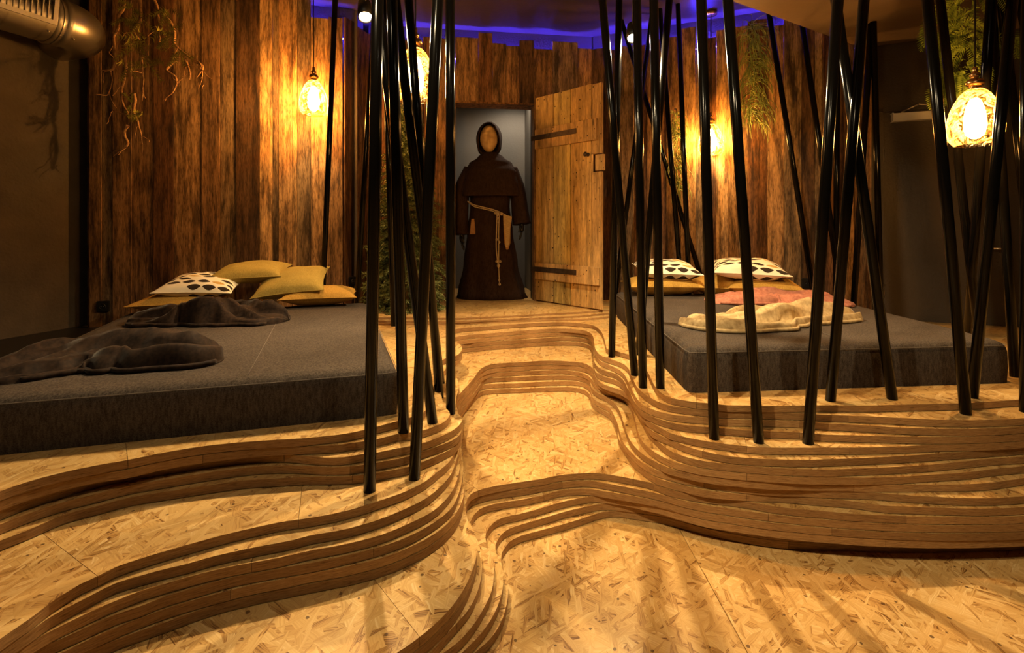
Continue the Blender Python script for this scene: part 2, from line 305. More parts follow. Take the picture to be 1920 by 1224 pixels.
class MB:                                 # collects shapes for ONE part
    def __init__(s): s.v = []; s.f = []
    def add(s, v, f):
        k = len(s.v); s.v += [Vector(p) for p in v]; s.f += [tuple(i + k for i in q) for q in f]; return s
    def box(s, lo, hi, mat=None):
        (a, b, c), (d, e, g) = lo, hi
        v = [Vector(p) for p in ((a, b, c), (d, b, c), (d, e, c), (a, e, c), (a, b, g), (d, b, g), (d, e, g), (a, e, g))]
        if mat is not None: v = [mat @ p for p in v]
        return s.add(v, [(0, 3, 2, 1), (4, 5, 6, 7), (0, 1, 5, 4), (1, 2, 6, 5), (2, 3, 7, 6), (3, 0, 4, 7)])
    def tube(s, pts, r, n=8, cap=True):
        pts = [Vector(p) for p in pts]; rr = r if isinstance(r, (list, tuple)) else [r] * len(pts)
        t0 = (pts[1] - pts[0]).normalized(); up = Vector((0, 0, 1)) if abs(t0.z) < .9 else Vector((1, 0, 0))
        a = t0.cross(up).normalized(); vs, fs = [], []
        for i, p in enumerate(pts):
            t = (pts[min(i + 1, len(pts) - 1)] - pts[max(i - 1, 0)]).normalized()
            a = (a - t * a.dot(t)); a = a.normalized() if a.length > 1e-6 else t.orthogonal().normalized()
            bb = t.cross(a)
            for j in range(n):
                q = 2 * PI * j / n; vs.append(p + (a * math.cos(q) + bb * math.sin(q)) * rr[i])
        for i in range(len(pts) - 1):
            for j in range(n):
                k = (j + 1) % n; fs.append((i * n + j, i * n + k, (i + 1) * n + k, (i + 1) * n + j))
        if cap: fs += [tuple(reversed(range(n))), tuple(range((len(pts) - 1) * n, len(pts) * n))]
        return s.add(vs, fs)
    def lathe(s, prof, n=24, mat=None, cap=True):
        vs, fs = [], []
        for r, z in prof:
            for j in range(n):
                q = 2 * PI * j / n; p = Vector((r * math.cos(q), r * math.sin(q), z)); vs.append(mat @ p if mat is not None else p)
        for i in range(len(prof) - 1):
            for j in range(n):
                k = (j + 1) % n; fs.append((i * n + j, i * n + k, (i + 1) * n + k, (i + 1) * n + j))
        if cap: fs += [tuple(reversed(range(n))), tuple(range((len(prof) - 1) * n, len(prof) * n))]
        return s.add(vs, fs)
    def ball(s, c, r, n=10, m=7):
        vs, fs = [], []; r = r if isinstance(r, (tuple, list)) else (r, r, r)
        for i in range(m + 1):
            a = PI * (i + .02) / (m + .04)
            for j in range(n):
                q = 2 * PI * j / n; vs.append(Vector(c) + Vector((r[0] * math.sin(a) * math.cos(q), r[1] * math.sin(a) * math.sin(q), r[2] * math.cos(a))))
        for i in range(m):
            for j in range(n):
                k = (j + 1) % n; fs.append((i * n + j, (i + 1) * n + j, (i + 1) * n + k, i * n + k))
        return s.add(vs, fs)
    def build(s, name, mat, parent=None, smooth=False, loc=None, uv=None):
        return mesh(name, s.v, s.f, mat, parent, smooth, uv, loc)
def cr(pts, step=.03):                    # Catmull-Rom through points, resampled
    P = [Vector(p) for p in pts]; out = []
    for i in range(len(P) - 1):
        p0 = P[i - 1] if i else P[0] * 2 - P[1]; p1, p2 = P[i], P[i + 1]; p3 = P[i + 2] if i + 2 < len(P) else P[-1] * 2 - P[-2]
        d = [max((q - p).length, 1e-5) ** .5 for p, q in ((p0, p1), (p1, p2), (p2, p3))]
        t0 = 0; t1 = d[0]; t2 = t1 + d[1]; t3 = t2 + d[2]; n = max(1, int((p2 - p1).length / step))
        for k in range(n):
            t = t1 + (t2 - t1) * k / n
            a1 = p0 * ((t1 - t) / (t1 - t0)) + p1 * ((t - t0) / (t1 - t0)); a2 = p1 * ((t2 - t) / (t2 - t1)) + p2 * ((t - t1) / (t2 - t1)); a3 = p2 * ((t3 - t) / (t3 - t2)) + p3 * ((t - t2) / (t3 - t2))
            b1 = a1 * ((t2 - t) / (t2 - t0)) + a2 * ((t - t0) / (t2 - t0)); b2 = a2 * ((t3 - t) / (t3 - t1)) + a3 * ((t - t1) / (t3 - t1))
            out.append(b1 * ((t2 - t) / (t2 - t1)) + b2 * ((t - t1) / (t2 - t1)))
    out.append(P[-1]); return out
def dup(o, parent=None):
    c = o.copy(); C.objects.link(c); c.parent = parent
    for ch in list(o.children): dup(ch, c)
    return c

# ------------------------------------------------------------------ structure: floor, walls, ceiling
def prism(name, poly, z0, z1, mat, parent=None):
    n = len(poly); v = [(x, y, z0) for x, y in poly] + [(x, y, z1) for x, y in poly]
    f = [tuple(reversed(range(n))), tuple(range(n, 2 * n))] + [(i, (i + 1) % n, n + (i + 1) % n, n + i) for i in range(n)]
    return mesh(name, v, f, mat, parent)
fl = struct(prism('floor', [(-5, -1.5), (5.5, -1.5), (5.5, 6.2), (-5, 6.2)], -.05, -.012, M['edge']))
for x0, x1 in ((-5, -.32), (-.317, .74), (.743, 2.9), (2.903, 5.5)):
    for y0, y1 in ((-1.5, 1.18), (1.183, 3.6), (3.603, 6.2)):
        prism('floor_board', [(x0, y0), (x1, y0), (x1, y1), (x0, y1)], -.012, 0, M['osb'], fl)

# wall lines (plank faces), from picture columns
def on_line(x, p, d):                     # point of the line p + s d seen at picture column x
    k = (x - CX) / F; s = (p[0] - k * p[1]) / (k * d[1] - d[0]); return Vector((p[0] + s * d[0], p[1] + s * d[1]))
LP, LD = (-1.507, 4.42), Vector((.9613, .2755)).normalized()
CP, CD = (0, 4.969), Vector((1, .142)).normalized()
RP, RD = (.8147, 5.085), Vector((1, -.4126)).normalized()
cornerL = Vector(LP); cornerLC = on_line(693, CP, CD); cornerCR = on_line(1109, CP, CD)
QD = (cornerLC - cornerL).normalized()
endL = on_line(170, LP, LD); endR = on_line(1628, RP, RD)
def nrm(d): return Vector((d.y, -d.x))    # towards the room
PAL = {'t': (.46, .285, .135), 'm': (.27, .158, .074), 'd': (.115, .063, .030), 'r': (.20, .098, .042), 'g': (.25, .175, .10), 'l': (.56, .36, .17), 'k': (.07, .04, .02)}
def plank_wall(wall, p, d, xs, tops, tones, zbot, wear=1):
    n = nrm(d)
    for i in range(len(xs) - 1):
        a = on_line(xs[i], p, d); b = on_line(xs[i + 1], p, d); wdt = (b - a).length - .0012
        top = tops[i]
        if top is None: zt = 3.18 + random.uniform(-.05, .07)
        else: zt = HC + (HY - top) / F * ((a + b) / 2).y
        z0 = zbot[i] if isinstance(zbot, list) else zbot
        th = random.uniform(.02, .034)
        tone = PAL[tones[i]]; k = random.uniform(.88, 1.12)
        bm = bmesh.new()
        nz = 7; e = .002
        rows = []
        for j in range(nz + 1):
            z = (zt - z0) * j / nz; wob = 0 if j in (0, nz) else random.uniform(-.0012, .0012)
            rows.append([bm.verts.new(q) for q in ((0 + wob, 0, z), (wdt + wob, 0, z), (wdt + wob, -th + e, z), (wdt - e + wob, -th, z), (e + wob, -th, z), (wob, -th + e, z))])
        for j in range(nz):
            for q in range(6): bm.faces.new((rows[j][q], rows[j][(q + 1) % 6], rows[j + 1][(q + 1) % 6], rows[j + 1][q]))
        bm.faces.new(rows[0]); bm.faces.new(list(reversed(rows[-1])))
        bmesh.ops.recalc_face_normals(bm, faces=bm.faces)
        o = from_bm('plank', bm, M['plank'], wall)
        ang = math.atan2(d.y, d.x)
        o.matrix_world = Matrix.Translation((a.x, a.y, z0)) @ Matrix.Rotation(ang, 4, 'Z')
        o.color = (tone[0] * k, tone[1] * k, tone[2] * k, 1)
BK = .075                                 # the plank faces stand proud of the backing wall
def back(name, a, b, z0, z1, th=.1, mat=None):
    d = (b - a).normalized(); n = nrm(d); a2 = a - n * BK; b2 = b - n * BK; a3 = a2 - n * th; b3 = b2 - n * th
    return struct(prism(name, [tuple(a2), tuple(b2), tuple(b3), tuple(a3)], z0, z1, mat or M['dark_wall']))
wl = back('wall_left', endL + LD * .02, cornerL + LD * .12, 0, ZC)
plank_wall(wl, LP, LD, [170, 194, 214, 250, 290, 328, 380, 414, 444, 488, 512, 523, 549, 558, 583.5, 616, 643],
           [-40, -38, -36, -37, -32, -34, -31, -28, -31, -24, -26, -19, -14, 2, 36, 35], list('mgmmrtmgdlgtlgtm'), ZP - .02)
for ep, ed in ((endL, LD), (endR, -RD)):
    nn = nrm(LD) if ep is endL else nrm(RD)
    o = prism('end_board', [tuple(q) for q in (ep - ed * .022, ep - ed * .001, ep - ed * .001 - nn * (BK + .02), ep - ed * .022 - nn * (BK + .02))], ZP - .02, 3.2, M['plank'], wl); o.color = (.27, .145, .058, 1)
wq = back('wall_corner', cornerL, cornerLC, 0, ZC)
plank_wall(wq, tuple(cornerL), QD, [643, 655, 662, 676, 693], [36, 42, 52, 62], list('rkmr'), ZP - .02)
# the wall with the doorway: planks either side of and above the opening
DZ = ZP + .048                            # level at the door
DX0, DX1, DTOP = 853.6, 1000.5, HC + (HY - 192.8) / F * 4.945
wb = back('wall_back', cornerLC - CD * .02, on_line(DX0, CP, CD), 0, ZC)
wb2 = prism('lintel', [tuple(p) for p in (on_line(DX0, CP, CD) + CD * .0 - nrm(CD) * BK, on_line(DX1, CP, CD) - nrm(CD) * BK, on_line(DX1, CP, CD) - nrm(CD) * (BK + .1), on_line(DX0, CP, CD) - nrm(CD) * (BK + .1))], DTOP, ZC, M['dark_wall'], wb)
wb3 = prism('pier', [tuple(p) for p in (on_line(DX1, CP, CD) - nrm(CD) * BK, cornerCR - nrm(CD) * BK + CD * .05, cornerCR - nrm(CD) * (BK + .1) + CD * .05, on_line(DX1, CP, CD) - nrm(CD) * (BK + .1))], 0, ZC, M['dark_wall'], wb)
plank_wall(wb, CP, CD, [693, 716, 742, 771, 793, 822, 853.6], [66, 70, 76, 80, 71, 74], list('mrdmrm'), DZ - .01)
plank_wall(wb, CP, CD, [853.6, 897, 923, 949, 973.5, 1000.5], [72, 63, 83, 88, 77], list('mrmmd'), DTOP)
plank_wall(wb, CP, CD, [1000.5, 1035, 1083, 1109], [94, 80, 93], list('mgm'), DZ - .01)
wr = back('wall_right', cornerCR, endR + RD * .0, 0, ZC)
plank_wall(wr, RP, RD, [1109, 1133, 1164, 1190, 1214, 1236, 1250, 1277, 1305, 1327, 1343, 1366, 1402, 1438, 1469, 1502, 1527, 1542, 1562, 1580, 1600, 1628],
           [93, 95, 88, 86, 76, 74, 71, 54, 82, 72, 57, 52, 39, 50, 36, 44, 40, 46, 40, 44, 40], list('ddgrmrmtgrltrtgdgrdtm'), ZP - .02)
# door frame liners
for xx, nm in ((DX0, 0), (DX1, 1)):
    p = on_line(xx, CP, CD); s = 1 if nm else -1
    a = p + nrm(CD) * .034; b = p - nrm(CD) * (BK + .1)
    q = CD * (.022 * (1 if nm else -1))
    o = prism('door_jamb', [tuple(a), tuple(a + q), tuple(b + q), tuple(b)], DZ, DTOP, M['plank'], wb); o.color = (.30, .17, .07, 1)
hd = prism('door_head', [tuple(q) for q in (on_line(DX0, CP, CD) + nrm(CD) * .034, on_line(DX1, CP, CD) + nrm(CD) * .034, on_line(DX1, CP, CD) - nrm(CD) * (BK + .1), on_line(DX0, CP, CD) - nrm(CD) * (BK + .1))], DTOP - .018, DTOP - .001, M['plank'], wb); hd.color = (.2, .1, .04, 1)
# niche behind the doorway
na, nb = on_line(840, CP, CD) - nrm(CD) * .1, on_line(1018, CP, CD) - nrm(CD) * .1
ND = 1.0
nc, n_d = nb - nrm(CD) * ND, na - nrm(CD) * ND
def slab(name, a, b, z0, z1, th, mat, parent=None):
    d = (Vector(b) - Vector(a)).normalized(); n = Vector((-d.y, d.x)) * th
    return prism(name, [tuple(a), tuple(b), tuple(Vector(b) + n), tuple(Vector(a) + n)], z0, z1, mat, parent)
wn = struct(slab('wall_niche', n_d - CD * .3, nc + CD * .3, 0, 3.1, .1, M['niche']))
slab('niche_side', na - nrm(CD) * .08, n_d, 0, 3.1, .1, M['niche'], wn); slab('niche_side', nc, nb - nrm(CD) * .08, 0, 3.1, .1, M['niche'], wn)
prism('niche_ceiling', [tuple(na - nrm(CD) * .08), tuple(nb - nrm(CD) * .08), tuple(nc), tuple(n_d)], 3.0, 3.1, M['niche'], wn)
pa = n_d + nrm(CD) * .0 + CD * .27        # a wall panel standing proud beside the seam
prism('wall_panel', [tuple(n_d + CD * .01), tuple(pa), tuple(pa + nrm(CD) * .03), tuple(n_d + CD * .01 + nrm(CD) * .03)], DZ, 3.0, M['niche'], wn)
# dark wall to the right of the planks, with its door
e0 = endR + RD * .0 - nrm(RD) * .12
wd = struct(prism('wall_far_right', [tuple(e0), tuple(e0 + RD * .10), tuple(e0 + RD * .10 - nrm(RD) * .2), tuple(e0 - nrm(RD) * .2)], 0, ZC, M['dark_wall']))
rd0, rd1 = e0 + RD * .10, e0 + RD * 1.06
DT2 = HC + (HY - 194) / F * 4.05
prism('wall_over_door', [tuple(rd0), tuple(rd1), tuple(rd1 - nrm(RD) * .2), tuple(rd0 - nrm(RD) * .2)], DT2, ZC, M['dark_wall'], wd)
prism('wall_beyond_door', [tuple(rd1), tuple(rd1 + RD * 3), tuple(rd1 + RD * 3 - nrm(RD) * .2), tuple(rd1 - nrm(RD) * .2)], 0, ZC, M['dark_wall'], wd)
# plaster wall on the far left, running forward from behind the plank wall
sd = Vector((.32, .95)).normalized(); sp0 = Vector((-3.363, 4.12))
struct(prism('wall_far_left', [tuple(sp0 + sd * .7), tuple(sp0 - sd * 4.5), tuple(sp0 - sd * 4.5 + Vector((-.15, .05))), tuple(sp0 + sd * .7 + Vector((-.15, .05)))], 0, ZC, M['plaster']))
# ceiling and the lower soffit on the right
struct(prism('ceiling', [(-5.2, -1.5), (5.8, -1.5), (5.8, 6.3), (-5.2, 6.3)], ZC, ZC + .1, M['ceiling']))
sa, sb = Vector((.12, 2.57)), Vector((3.02, 4.28))
struct(prism('trim_1', [tuple(sa), (.12, -1.4), (5.6, -1.4), (5.6, 3.2), tuple(endR + RD * .5 - nrm(RD) * .05), tuple(sb)], ZS, ZC - .002, M['soffit']), 'brown lowered ceiling panel over the right bed', None)

# ------------------------------------------------------------------ the stepped platform: contour of every layer, traced on its own level
L = {}
L[1] = [(840,1262),(889,1224),(918.5,1198),(939,1167),(949.7,1134),(953,1108),(949.7,1087.6),(943.5,1072),(940,1058),(939.6,1045.5),(941,1036),(946,1027.5),(955,1016),(972.5,1006),(1010,995),(1047.5,985),(1097.5,970),(1125,961),(1155,957.5),(1180,960),(1205,964),(1240,969),(1276,978),(1322,990),(1370,1000),(1440,1012),(1501,1017),(1560,1018),(1652,1021),(1777,1021),(1920,1017),(1990,1012)]
L[2] = [(820,1262),(865.4,1224),(903,1186),(926,1151.6),(940,1115.7),(943.5,1092),(941,1067),(934,1048.6),(930,1035),(929,1021),(933.8,1011),(941,1001),(955,991),(985,981),(1022.5,970),(1060,958.8),(1097.5,950),(1113,946.7),(1130,944),(1155,945),(1180,948),(1205,951),(1240,956),(1276,965),(1322,976),(1370,986),(1440,998),(1501,1003),(1560,1004),(1652,1007),(1777,1007),(1920,1003),(1990,998)]
L[3] = [(780,1265),(831,1224),(856,1206),(887,1172),(907.6,1139),(921.6,1108),(926,1079.8),(925.5,1056.4),(920,1037),(912.5,1023.8),(910.6,1011),(911,1000),(916,990),(925,980),(941,971),(972.5,963.8),(1010,953.8),(1047.5,942.5),(1078.8,935),(1097.5,932),(1113,930),(1130,931),(1155,934),(1180,938),(1205,944),(1240,952),(1276,963),(1322,975),(1370,983),(1432,992),(1501,1000),(1560,1005),(1652,1011),(1777,1014),(1920,1010),(1990,1004)]
L[4] = [(750,1265),(806,1224),(835.8,1190.6),(856,1168.8),(879.5,1140.7),(895,1109.5),(903,1076.7),(903.7,1056),(902,1037.7),(898,1020),(891,1003),(885,990),(882.5,980),(883.7,973.8),(888.8,965),(898.8,955),(916,947.5),(947.5,941),(985,935),(1020,927.5),(1047.5,920),(1080,916.5),(1109,917),(1138,921.7),(1171,927),(1205,933),(1240,940),(1276,950),(1322,961),(1370,968.5),(1432,978),(1501,985.5),(1560,990.5),(1652,996.5),(1777,1000),(1920,997),(1990,992)]
L[5] = [(690,1282),(743.7,1246),(787,1215),(825,1181.5),(848,1156),(868.6,1125),(884,1091.7),(893.5,1059),(894,1034),(890,1015),(884,1001),(876,988),(873,976),(872,965),(873,955),(876,945),(883,937),(897.5,931),(935,922.5),(985,916),(1022.5,909),(1054,904),(1080,901.5),(1105,901),(1138,906),(1171.7,912.5),(1205,919),(1240,926.7),(1276,936.7),(1322,946.7),(1370,953.7),(1432,962.5),(1501,970),(1560,975),(1652,981),(1777,984.5),(1920,982),(1990,977)]
L[6] = [(690,1257),(743.7,1224),(787,1193.8),(825,1161),(848,1136),(868.6,1106),(884,1073.6),(893.5,1042),(893.8,1017.5),(890,998.8),(884,986),(877,975),(873.5,963),(873,953),(873.6,944),(876,935),(882,927),(897.5,918.8),(929,911),(972.5,904),(1016,897.5),(1047.5,891),(1075,888),(1097,886.7),(1121.7,887),(1155,891.7),(1188,898),(1226,906.5),(1247,915),(1280,923),(1320,930),(1364,935),(1407,941),(1445,948),(1495,954),(1540,957.5),(1590,962.5),(1652,965.6),(1715,968),(1777,969),(1842,968.7),(1920,967),(1990,962)]
L[7] = [(60,1268),(200,1206),(320,1163),(400,1135),(467,1118),(533,1104),(620,1087),(647,1082),(713,1065),(763,1046),(813,1019),(847,989),(864,960),(870,930),(870,905),(869,880),(867,850),(866,815),(863,797),(863,782),(870,768),(880,757),(893,742),(905,733),(928,730),(953,729),(978,728.5),(1010,727),(1040,726),(1070,726),(1090,729),(1102,735),(1108,745),(1111.7,756),(1120,762.5),(1138,773),(1148,781.7),(1152.5,789),(1157.5,802),(1160,822),(1167.5,836.7),(1178,851.7),(1186.7,864),(1200,875),(1215,886.7),(1230,895),(1250,902),(1274,908),(1320,919),(1407,926.5),(1482,930),(1540,935),(1602,940),(1652,947),(1715,950),(1777,952),(1842,953),(1920,950.6),(1990,944)]
L[8] = [(20,1274),(120,1222),(200,1184),(267,1156.7),(333,1134),(400,1115),(467,1098),(533,1085),(580,1075),(647,1063),(713,1046.7),(763,1028),(813,1001.7),(847,973),(865,943),(871,913),(870,890),(868,868),(866,845),(865,815),(862,796),(861,780),(872,763),(884,746),(894,731),(902,723),(928,719.6),(953,719),(978,718),(1010,716),(1040,715),(1060,714.5),(1080,715),(1095,718),(1104,724),(1108,732),(1109.5,739),(1113,747.5),(1123,754),(1136.7,760),(1145,766.7),(1149,774),(1155,786.7),(1159,797),(1162,810),(1166,823),(1173,836),(1186,850),(1198,861.7),(1211,871),(1226,879),(1274,893),(1320,902),(1389,911),(1439,915),(1507,918),(1540,920),(1634,923),(1690,927.5),(1742,930.6),(1792,933),(1842,934),(1892,932),(1920,930),(1990,922)]
L[9] = [(-20,1266),(60,1222),(145,1184),(217,1151.7),(267,1135),(300,1121.7),(367,1101.7),(433,1083),(517,1066.7),(580,1056),(647,1041.7),(713,1025),(763,1006.7),(813,980),(847,951.7),(861,921.7),(867,896.7),(868,880),(866,862),(865,840),(864,815),(861,795),(860,779),(866,767),(874,755),(886.7,740),(898,725),(907,712),(920,709),(945,707.5),(978,706),(1002,705),(1035,704),(1060,704),(1080,705.4),(1095,708.5),(1104,713.5),(1108,722),(1110,728),(1115,733),(1126.7,740),(1138,745),(1148,752.5),(1155,759),(1160,766.7),(1165,778),(1168,789),(1172,801),(1176,813),(1183,828),(1193,840),(1205,851),(1219,860),(1238,870),(1252,876),(1274,882),(1320,892),(1389,900),(1439,904),(1507,906),(1557,907),(1652,908.7),(1696,908.7),(1740,908),(1792,908),(1855,905),(1892,900),(1920,896),(1990,880)]
L[10] = [(-50,1268),(40,1215),(93,1184),(167,1148),(217,1126),(267,1106.7),(300,1096.7),(367,1078),(433,1062),(517,1046.7),(580,1032.5),(647,1020),(713,1003),(763,983),(813,957),(845,925),(858,896.7),(862,877),(863,860),(864,840),(863,815),(860,793),(859,776),(864,757),(874,745),(886.7,730),(898,713),(908,704),(920,700),(945,698),(978,696),(1002,695),(1035,694),(1060,694),(1080,696.5),(1096,701),(1106,707),(1111,714),(1117,722),(1127,727.5),(1138,732.5),(1150,735.5),(1160,739),(1171.7,745),(1178,752.5),(1184,763),(1188,775),(1191,786.7),(1194,800),(1197.5,813),(1203,825),(1215,838),(1227.5,847.5),(1244,857),(1265,866),(1297,874),(1320,878.5),(1343,881.5),(1389,886.5),(1439,890.5),(1507,894),(1557,894.7),(1627,895),(1690,893.5),(1742,890),(1805,886),(1867,878.7),(1920,873.7),(1990,862)]
L[11] = [(-70,1262),(0,1220),(55,1184),(93,1157.5),(167,1118),(217,1093),(267,1078),(300,1069),(350,1057),(400,1043),(467,1028),(550,1012),(580,1004),(647,992),(713,973),(750,958),(797,935),(828,910),(846,888),(855,864),(860,848),(862,830),(861,808),(857,788),(857,770),(858,756),(864,746),(874,735),(886.7,720.6),(896,706),(904,698),(920,691.7),(953,688.6),(978,687.5),(1002,685.5),(1035,684.5),(1060,685),(1080,687),(1097,690),(1107,695.5),(1112,703),(1116,711.7),(1122,719),(1133,726),(1150,732.5),(1165,738),(1178,746),(1186,757),(1195,770),(1201,781.7),(1206.7,792.5),(1212,803),(1219,813),(1227,820.5),(1236,829),(1248,839),(1265,849),(1297,859.5),(1320,864),(1343,867.5),(1389,872),(1439,876),(1507,879),(1557,880),(1602,878),(1665,875.6),(1742,871),(1805,865),(1867,859),(1920,855.6),(1990,845)]
L[12] = [(-60,1240),(0,1198),(20,1184),(53,1161.7),(92,1131.7),(117,1115),(150,1095),(183,1080),(217,1063),(267,1046),(310,1033),(367,1016.7),(450,995),(533,977.5),(580,971),(647,958),(713,938),(763,920),(797,902.5),(822,883),(842,866),(851,850),(855,830),(855,808),(853,788),(852,770),(853,755),(857,744),(864,736),(874,725),(886.7,711),(895,699),(901,692),(908,687.5),(920,683),(953,680),(978,679),(1002,677),(1035,676),(1060,677),(1085,679),(1098,682),(1107,686.7),(1112,692),(1114,700),(1118,709),(1128,718),(1145,725),(1163,731),(1178,740),(1188,755),(1196.7,770),(1203,781.7),(1210,791.7),(1217,802),(1226,810),(1236,815.5),(1252.5,822),(1273,831),(1298,840),(1320,846),(1357.5,853.7),(1407,858.7),(1457,861),(1507,862),(1557,860.6),(1602,859),(1665,856),(1727,852.5),(1777,849),(1842,844.6),(1920,838.7),(1990,830)]
L[13] = [(-60,1045),(0,1013.6),(49,995),(120,965),(180,949),(240,933.5),(323,920),(390,910),(457,901),(523,896.7),(567,894.5),(650,893),(681,890.5),(707,886),(765,875),(792,866),(830,850),(851,838),(861,828),(866,818),(867,808),(866,795),(862,780),(857,765),(855,753),(856,743),(859,733),(860,724),(858,712),(855,702),(852,690),(853,675),(856,663),(864,655),(895,651),(937,647.5),(960,646),(1002,642.5),(1035,641),(1060,641),(1085,641.7),(1102,646),(1109,651),(1112,660),(1112,675),(1114,688),(1119,699),(1133,706),(1151,711),(1163,717),(1171.7,726),(1178,736),(1185,748),(1192,762),(1205,780),(1222,793),(1243,804),(1255,811),(1280,818),(1313,825),(1338,829),(1357,831.5),(1407,837),(1457,839),(1507,839),(1557,838.7),(1615,838.5),(1665,837.5),(1715,835.6),(1742,834),(1792,833),(1867,830.6),(1920,827),(1990,818)]
L[14] = [(-60,1012),(0,983),(49,964),(120,941),(180,926),(240,911),(323,897),(390,886),(457,877),(507,873),(550,872.5),(600,875),(650,875),(681,871),(707,867),(767,855),(790,847),(829,833.5),(847,826),(860,817),(865,809),(866,800),(863,790),(857,780),(851,765),(848,745),(847,720),(847,695),(848,672),(851,656),(867,646),(895,643),(928,640),(960,638),(1002,635),(1035,633),(1060,632),(1085,633),(1102,636.7),(1110,643),(1113,654),(1113,668),(1114,676),(1117,683),(1124,690),(1138,696),(1151.7,699.5),(1163,707),(1171,716),(1176,727),(1181,736),(1185,745),(1191,755),(1198,764),(1206.7,772),(1222,780),(1238,786.3),(1263,793),(1297,798),(1328,800.5),(1370,804),(1432,808),(1501,810.6),(1540,814),(1602,816),(1665,817.5),(1736,819),(1805,818.5),(1867,816.6),(1920,813),(1990,805)]
L[15] = [(-60,985),(0,957),(49,937.6),(120,915),(180,898),(240,885.5),(323,872),(390,862),(457,854.5),(507,852),(550,853),(600,857),(642,857),(681,851),(707,848),(747,840),(767,837),(792,831),(824,819),(845,809),(860,798),(866.5,788),(866,782),(860,776.5),(854,772),(848,757),(846,735),(845,712),(846,690),(846,668),(848,652),(856,640),(886.7,636),(920,632.5),(960,629.6),(1002,626),(1035,624),(1060,623),(1085,624),(1102,628),(1110,635),(1114,647),(1116,660),(1121.7,672),(1130,679),(1142.5,684),(1160,692.5),(1168,699),(1173.5,707),(1180,721),(1188,736),(1194,746.7),(1203,757),(1214,763.5),(1238,772),(1263,777.5),(1297,781),(1328,783),(1357,785.6),(1407,787),(1457,788),(1505,789.5),(1540,793),(1602,796),(1665,800),(1742,803),(1805,804),(1867.5,802.5),(1920,799),(1990,792)]
L[16] = [(-60,967),(0,940),(49,922),(120,902),(180,889),(240,880),(307,865),(373,854),(440,846),(507,840),(560,837.5),(600,836),(625,834.5),(667,829),(707,823),(747,813),(768,811),(793,806.7),(813,800),(830,792.5),(840,784),(844,777),(842,771),(837,766),(831,755),(827,735),(826,715),(829,702),(837,690),(848,681),(855,677),(862,671),(866,664),(866,658),(862,652),(852,646),(845,640),(845,634),(854,631.5),(878,628),(903,626),(945,622.5),(978,620),(1010,617.5),(1043,616),(1068,616.5),(1093,619),(1106,623.5),(1112,631),(1114,642),(1116,653),(1120.5,661),(1127,666.5),(1138,671),(1152,675.5),(1167.5,681.5),(1177.5,690),(1182.5,701.7),(1188,713),(1196,727),(1213,741.5),(1231,751.7),(1251,759),(1280,764),(1327,769),(1357,771.5),(1407,772.5),(1457,774),(1507.5,775),(1540,777),(1590,779),(1665,782),(1742,786),(1805,787.5),(1855,787),(1892,785.6),(1920,783.8),(1990,776)]
L[17] = [(-60,946),(0,921),(49,904),(120,885),(180,872.5),(240,862),(307,848.5),(373,837.5),(440,830),(507,825),(560,822),(600,818.5),(650,812.5),(682,806),(707,799.5),(746.5,789),(775,781),(794,773),(805,752),(815,715),(826,678),(838,671),(854.6,667),(862,662),(866,655),(866,650),(862,645),(854.6,641),(845,634),(841,627),(843,620.5),(854,617.5),(870,615),(903,612.5),(935,610),(960,608),(1010,605),(1052,604),(1077,605),(1102,607.5),(1114,610.5),(1122,616),(1128,622.5),(1132.5,633),(1136,647),(1140,655),(1153,657),(1162,660),(1180,665),(1197,676),(1210,690),(1216,700),(1222,713),(1230,727),(1238,735),(1247,741),(1259,746),(1280,750),(1305,754),(1328,755.6),(1357.5,759),(1407,760),(1457,761),(1507,760),(1557,759.5),(1615,760),(1690,758.5),(1759,757),(1824,755),(1882,751),(1910,749),(1935,747),(1990,738)]
L[18] = [(560,607),(700,606),(780,606),(854,605.5),(910,603),(960,600.5),(1040,598.5),(1090,597.5),(1120,595.5),(1160,591),(1230,586)]
L[19] = [(560,602),(700,601),(780,601.5),(854,602),(910,599.5),(960,597),(1040,594),(1090,591.5),(1120,588.5),(1160,584.5),(1230,580)]
L[20] = [(560,596),(700,595.2),(780,594.5),(854,596),(910,594),(960,591.5),(1040,587),(1090,584.5),(1120,582),(1160,579),(1230,575)]
SEAMS = {1: [938, 1480], 2: [905, 1276], 3: [1154, 1660], 4: [857, 1020, 1560], 5: [1054, 1440], 6: [787, 897, 1187, 1700], 7: [905, 1400], 8: [430, 945, 1320],
         9: [700, 947, 1238, 1600], 10: [470, 1090, 1400], 11: [750, 1185, 1226, 1740], 12: [183, 560, 1092, 1317], 13: [660, 946, 1400, 1592], 14: [656, 980, 1500],
         15: [532, 1060, 1215, 1500], 16: [380, 747, 1177, 1591], 17: [240, 707, 1306, 1760], 18: [880], 19: [1010], 20: [900]}
def ztop(k): return k * T if k <= 17 else ZP + (k - 17) * .016
plat = empty('stepped_platform', (0, 2.2, 0))
tag(plat, 'wavy stepped platform of stacked chipboard layers filling the room', 'platform')
EDGE_W = {}
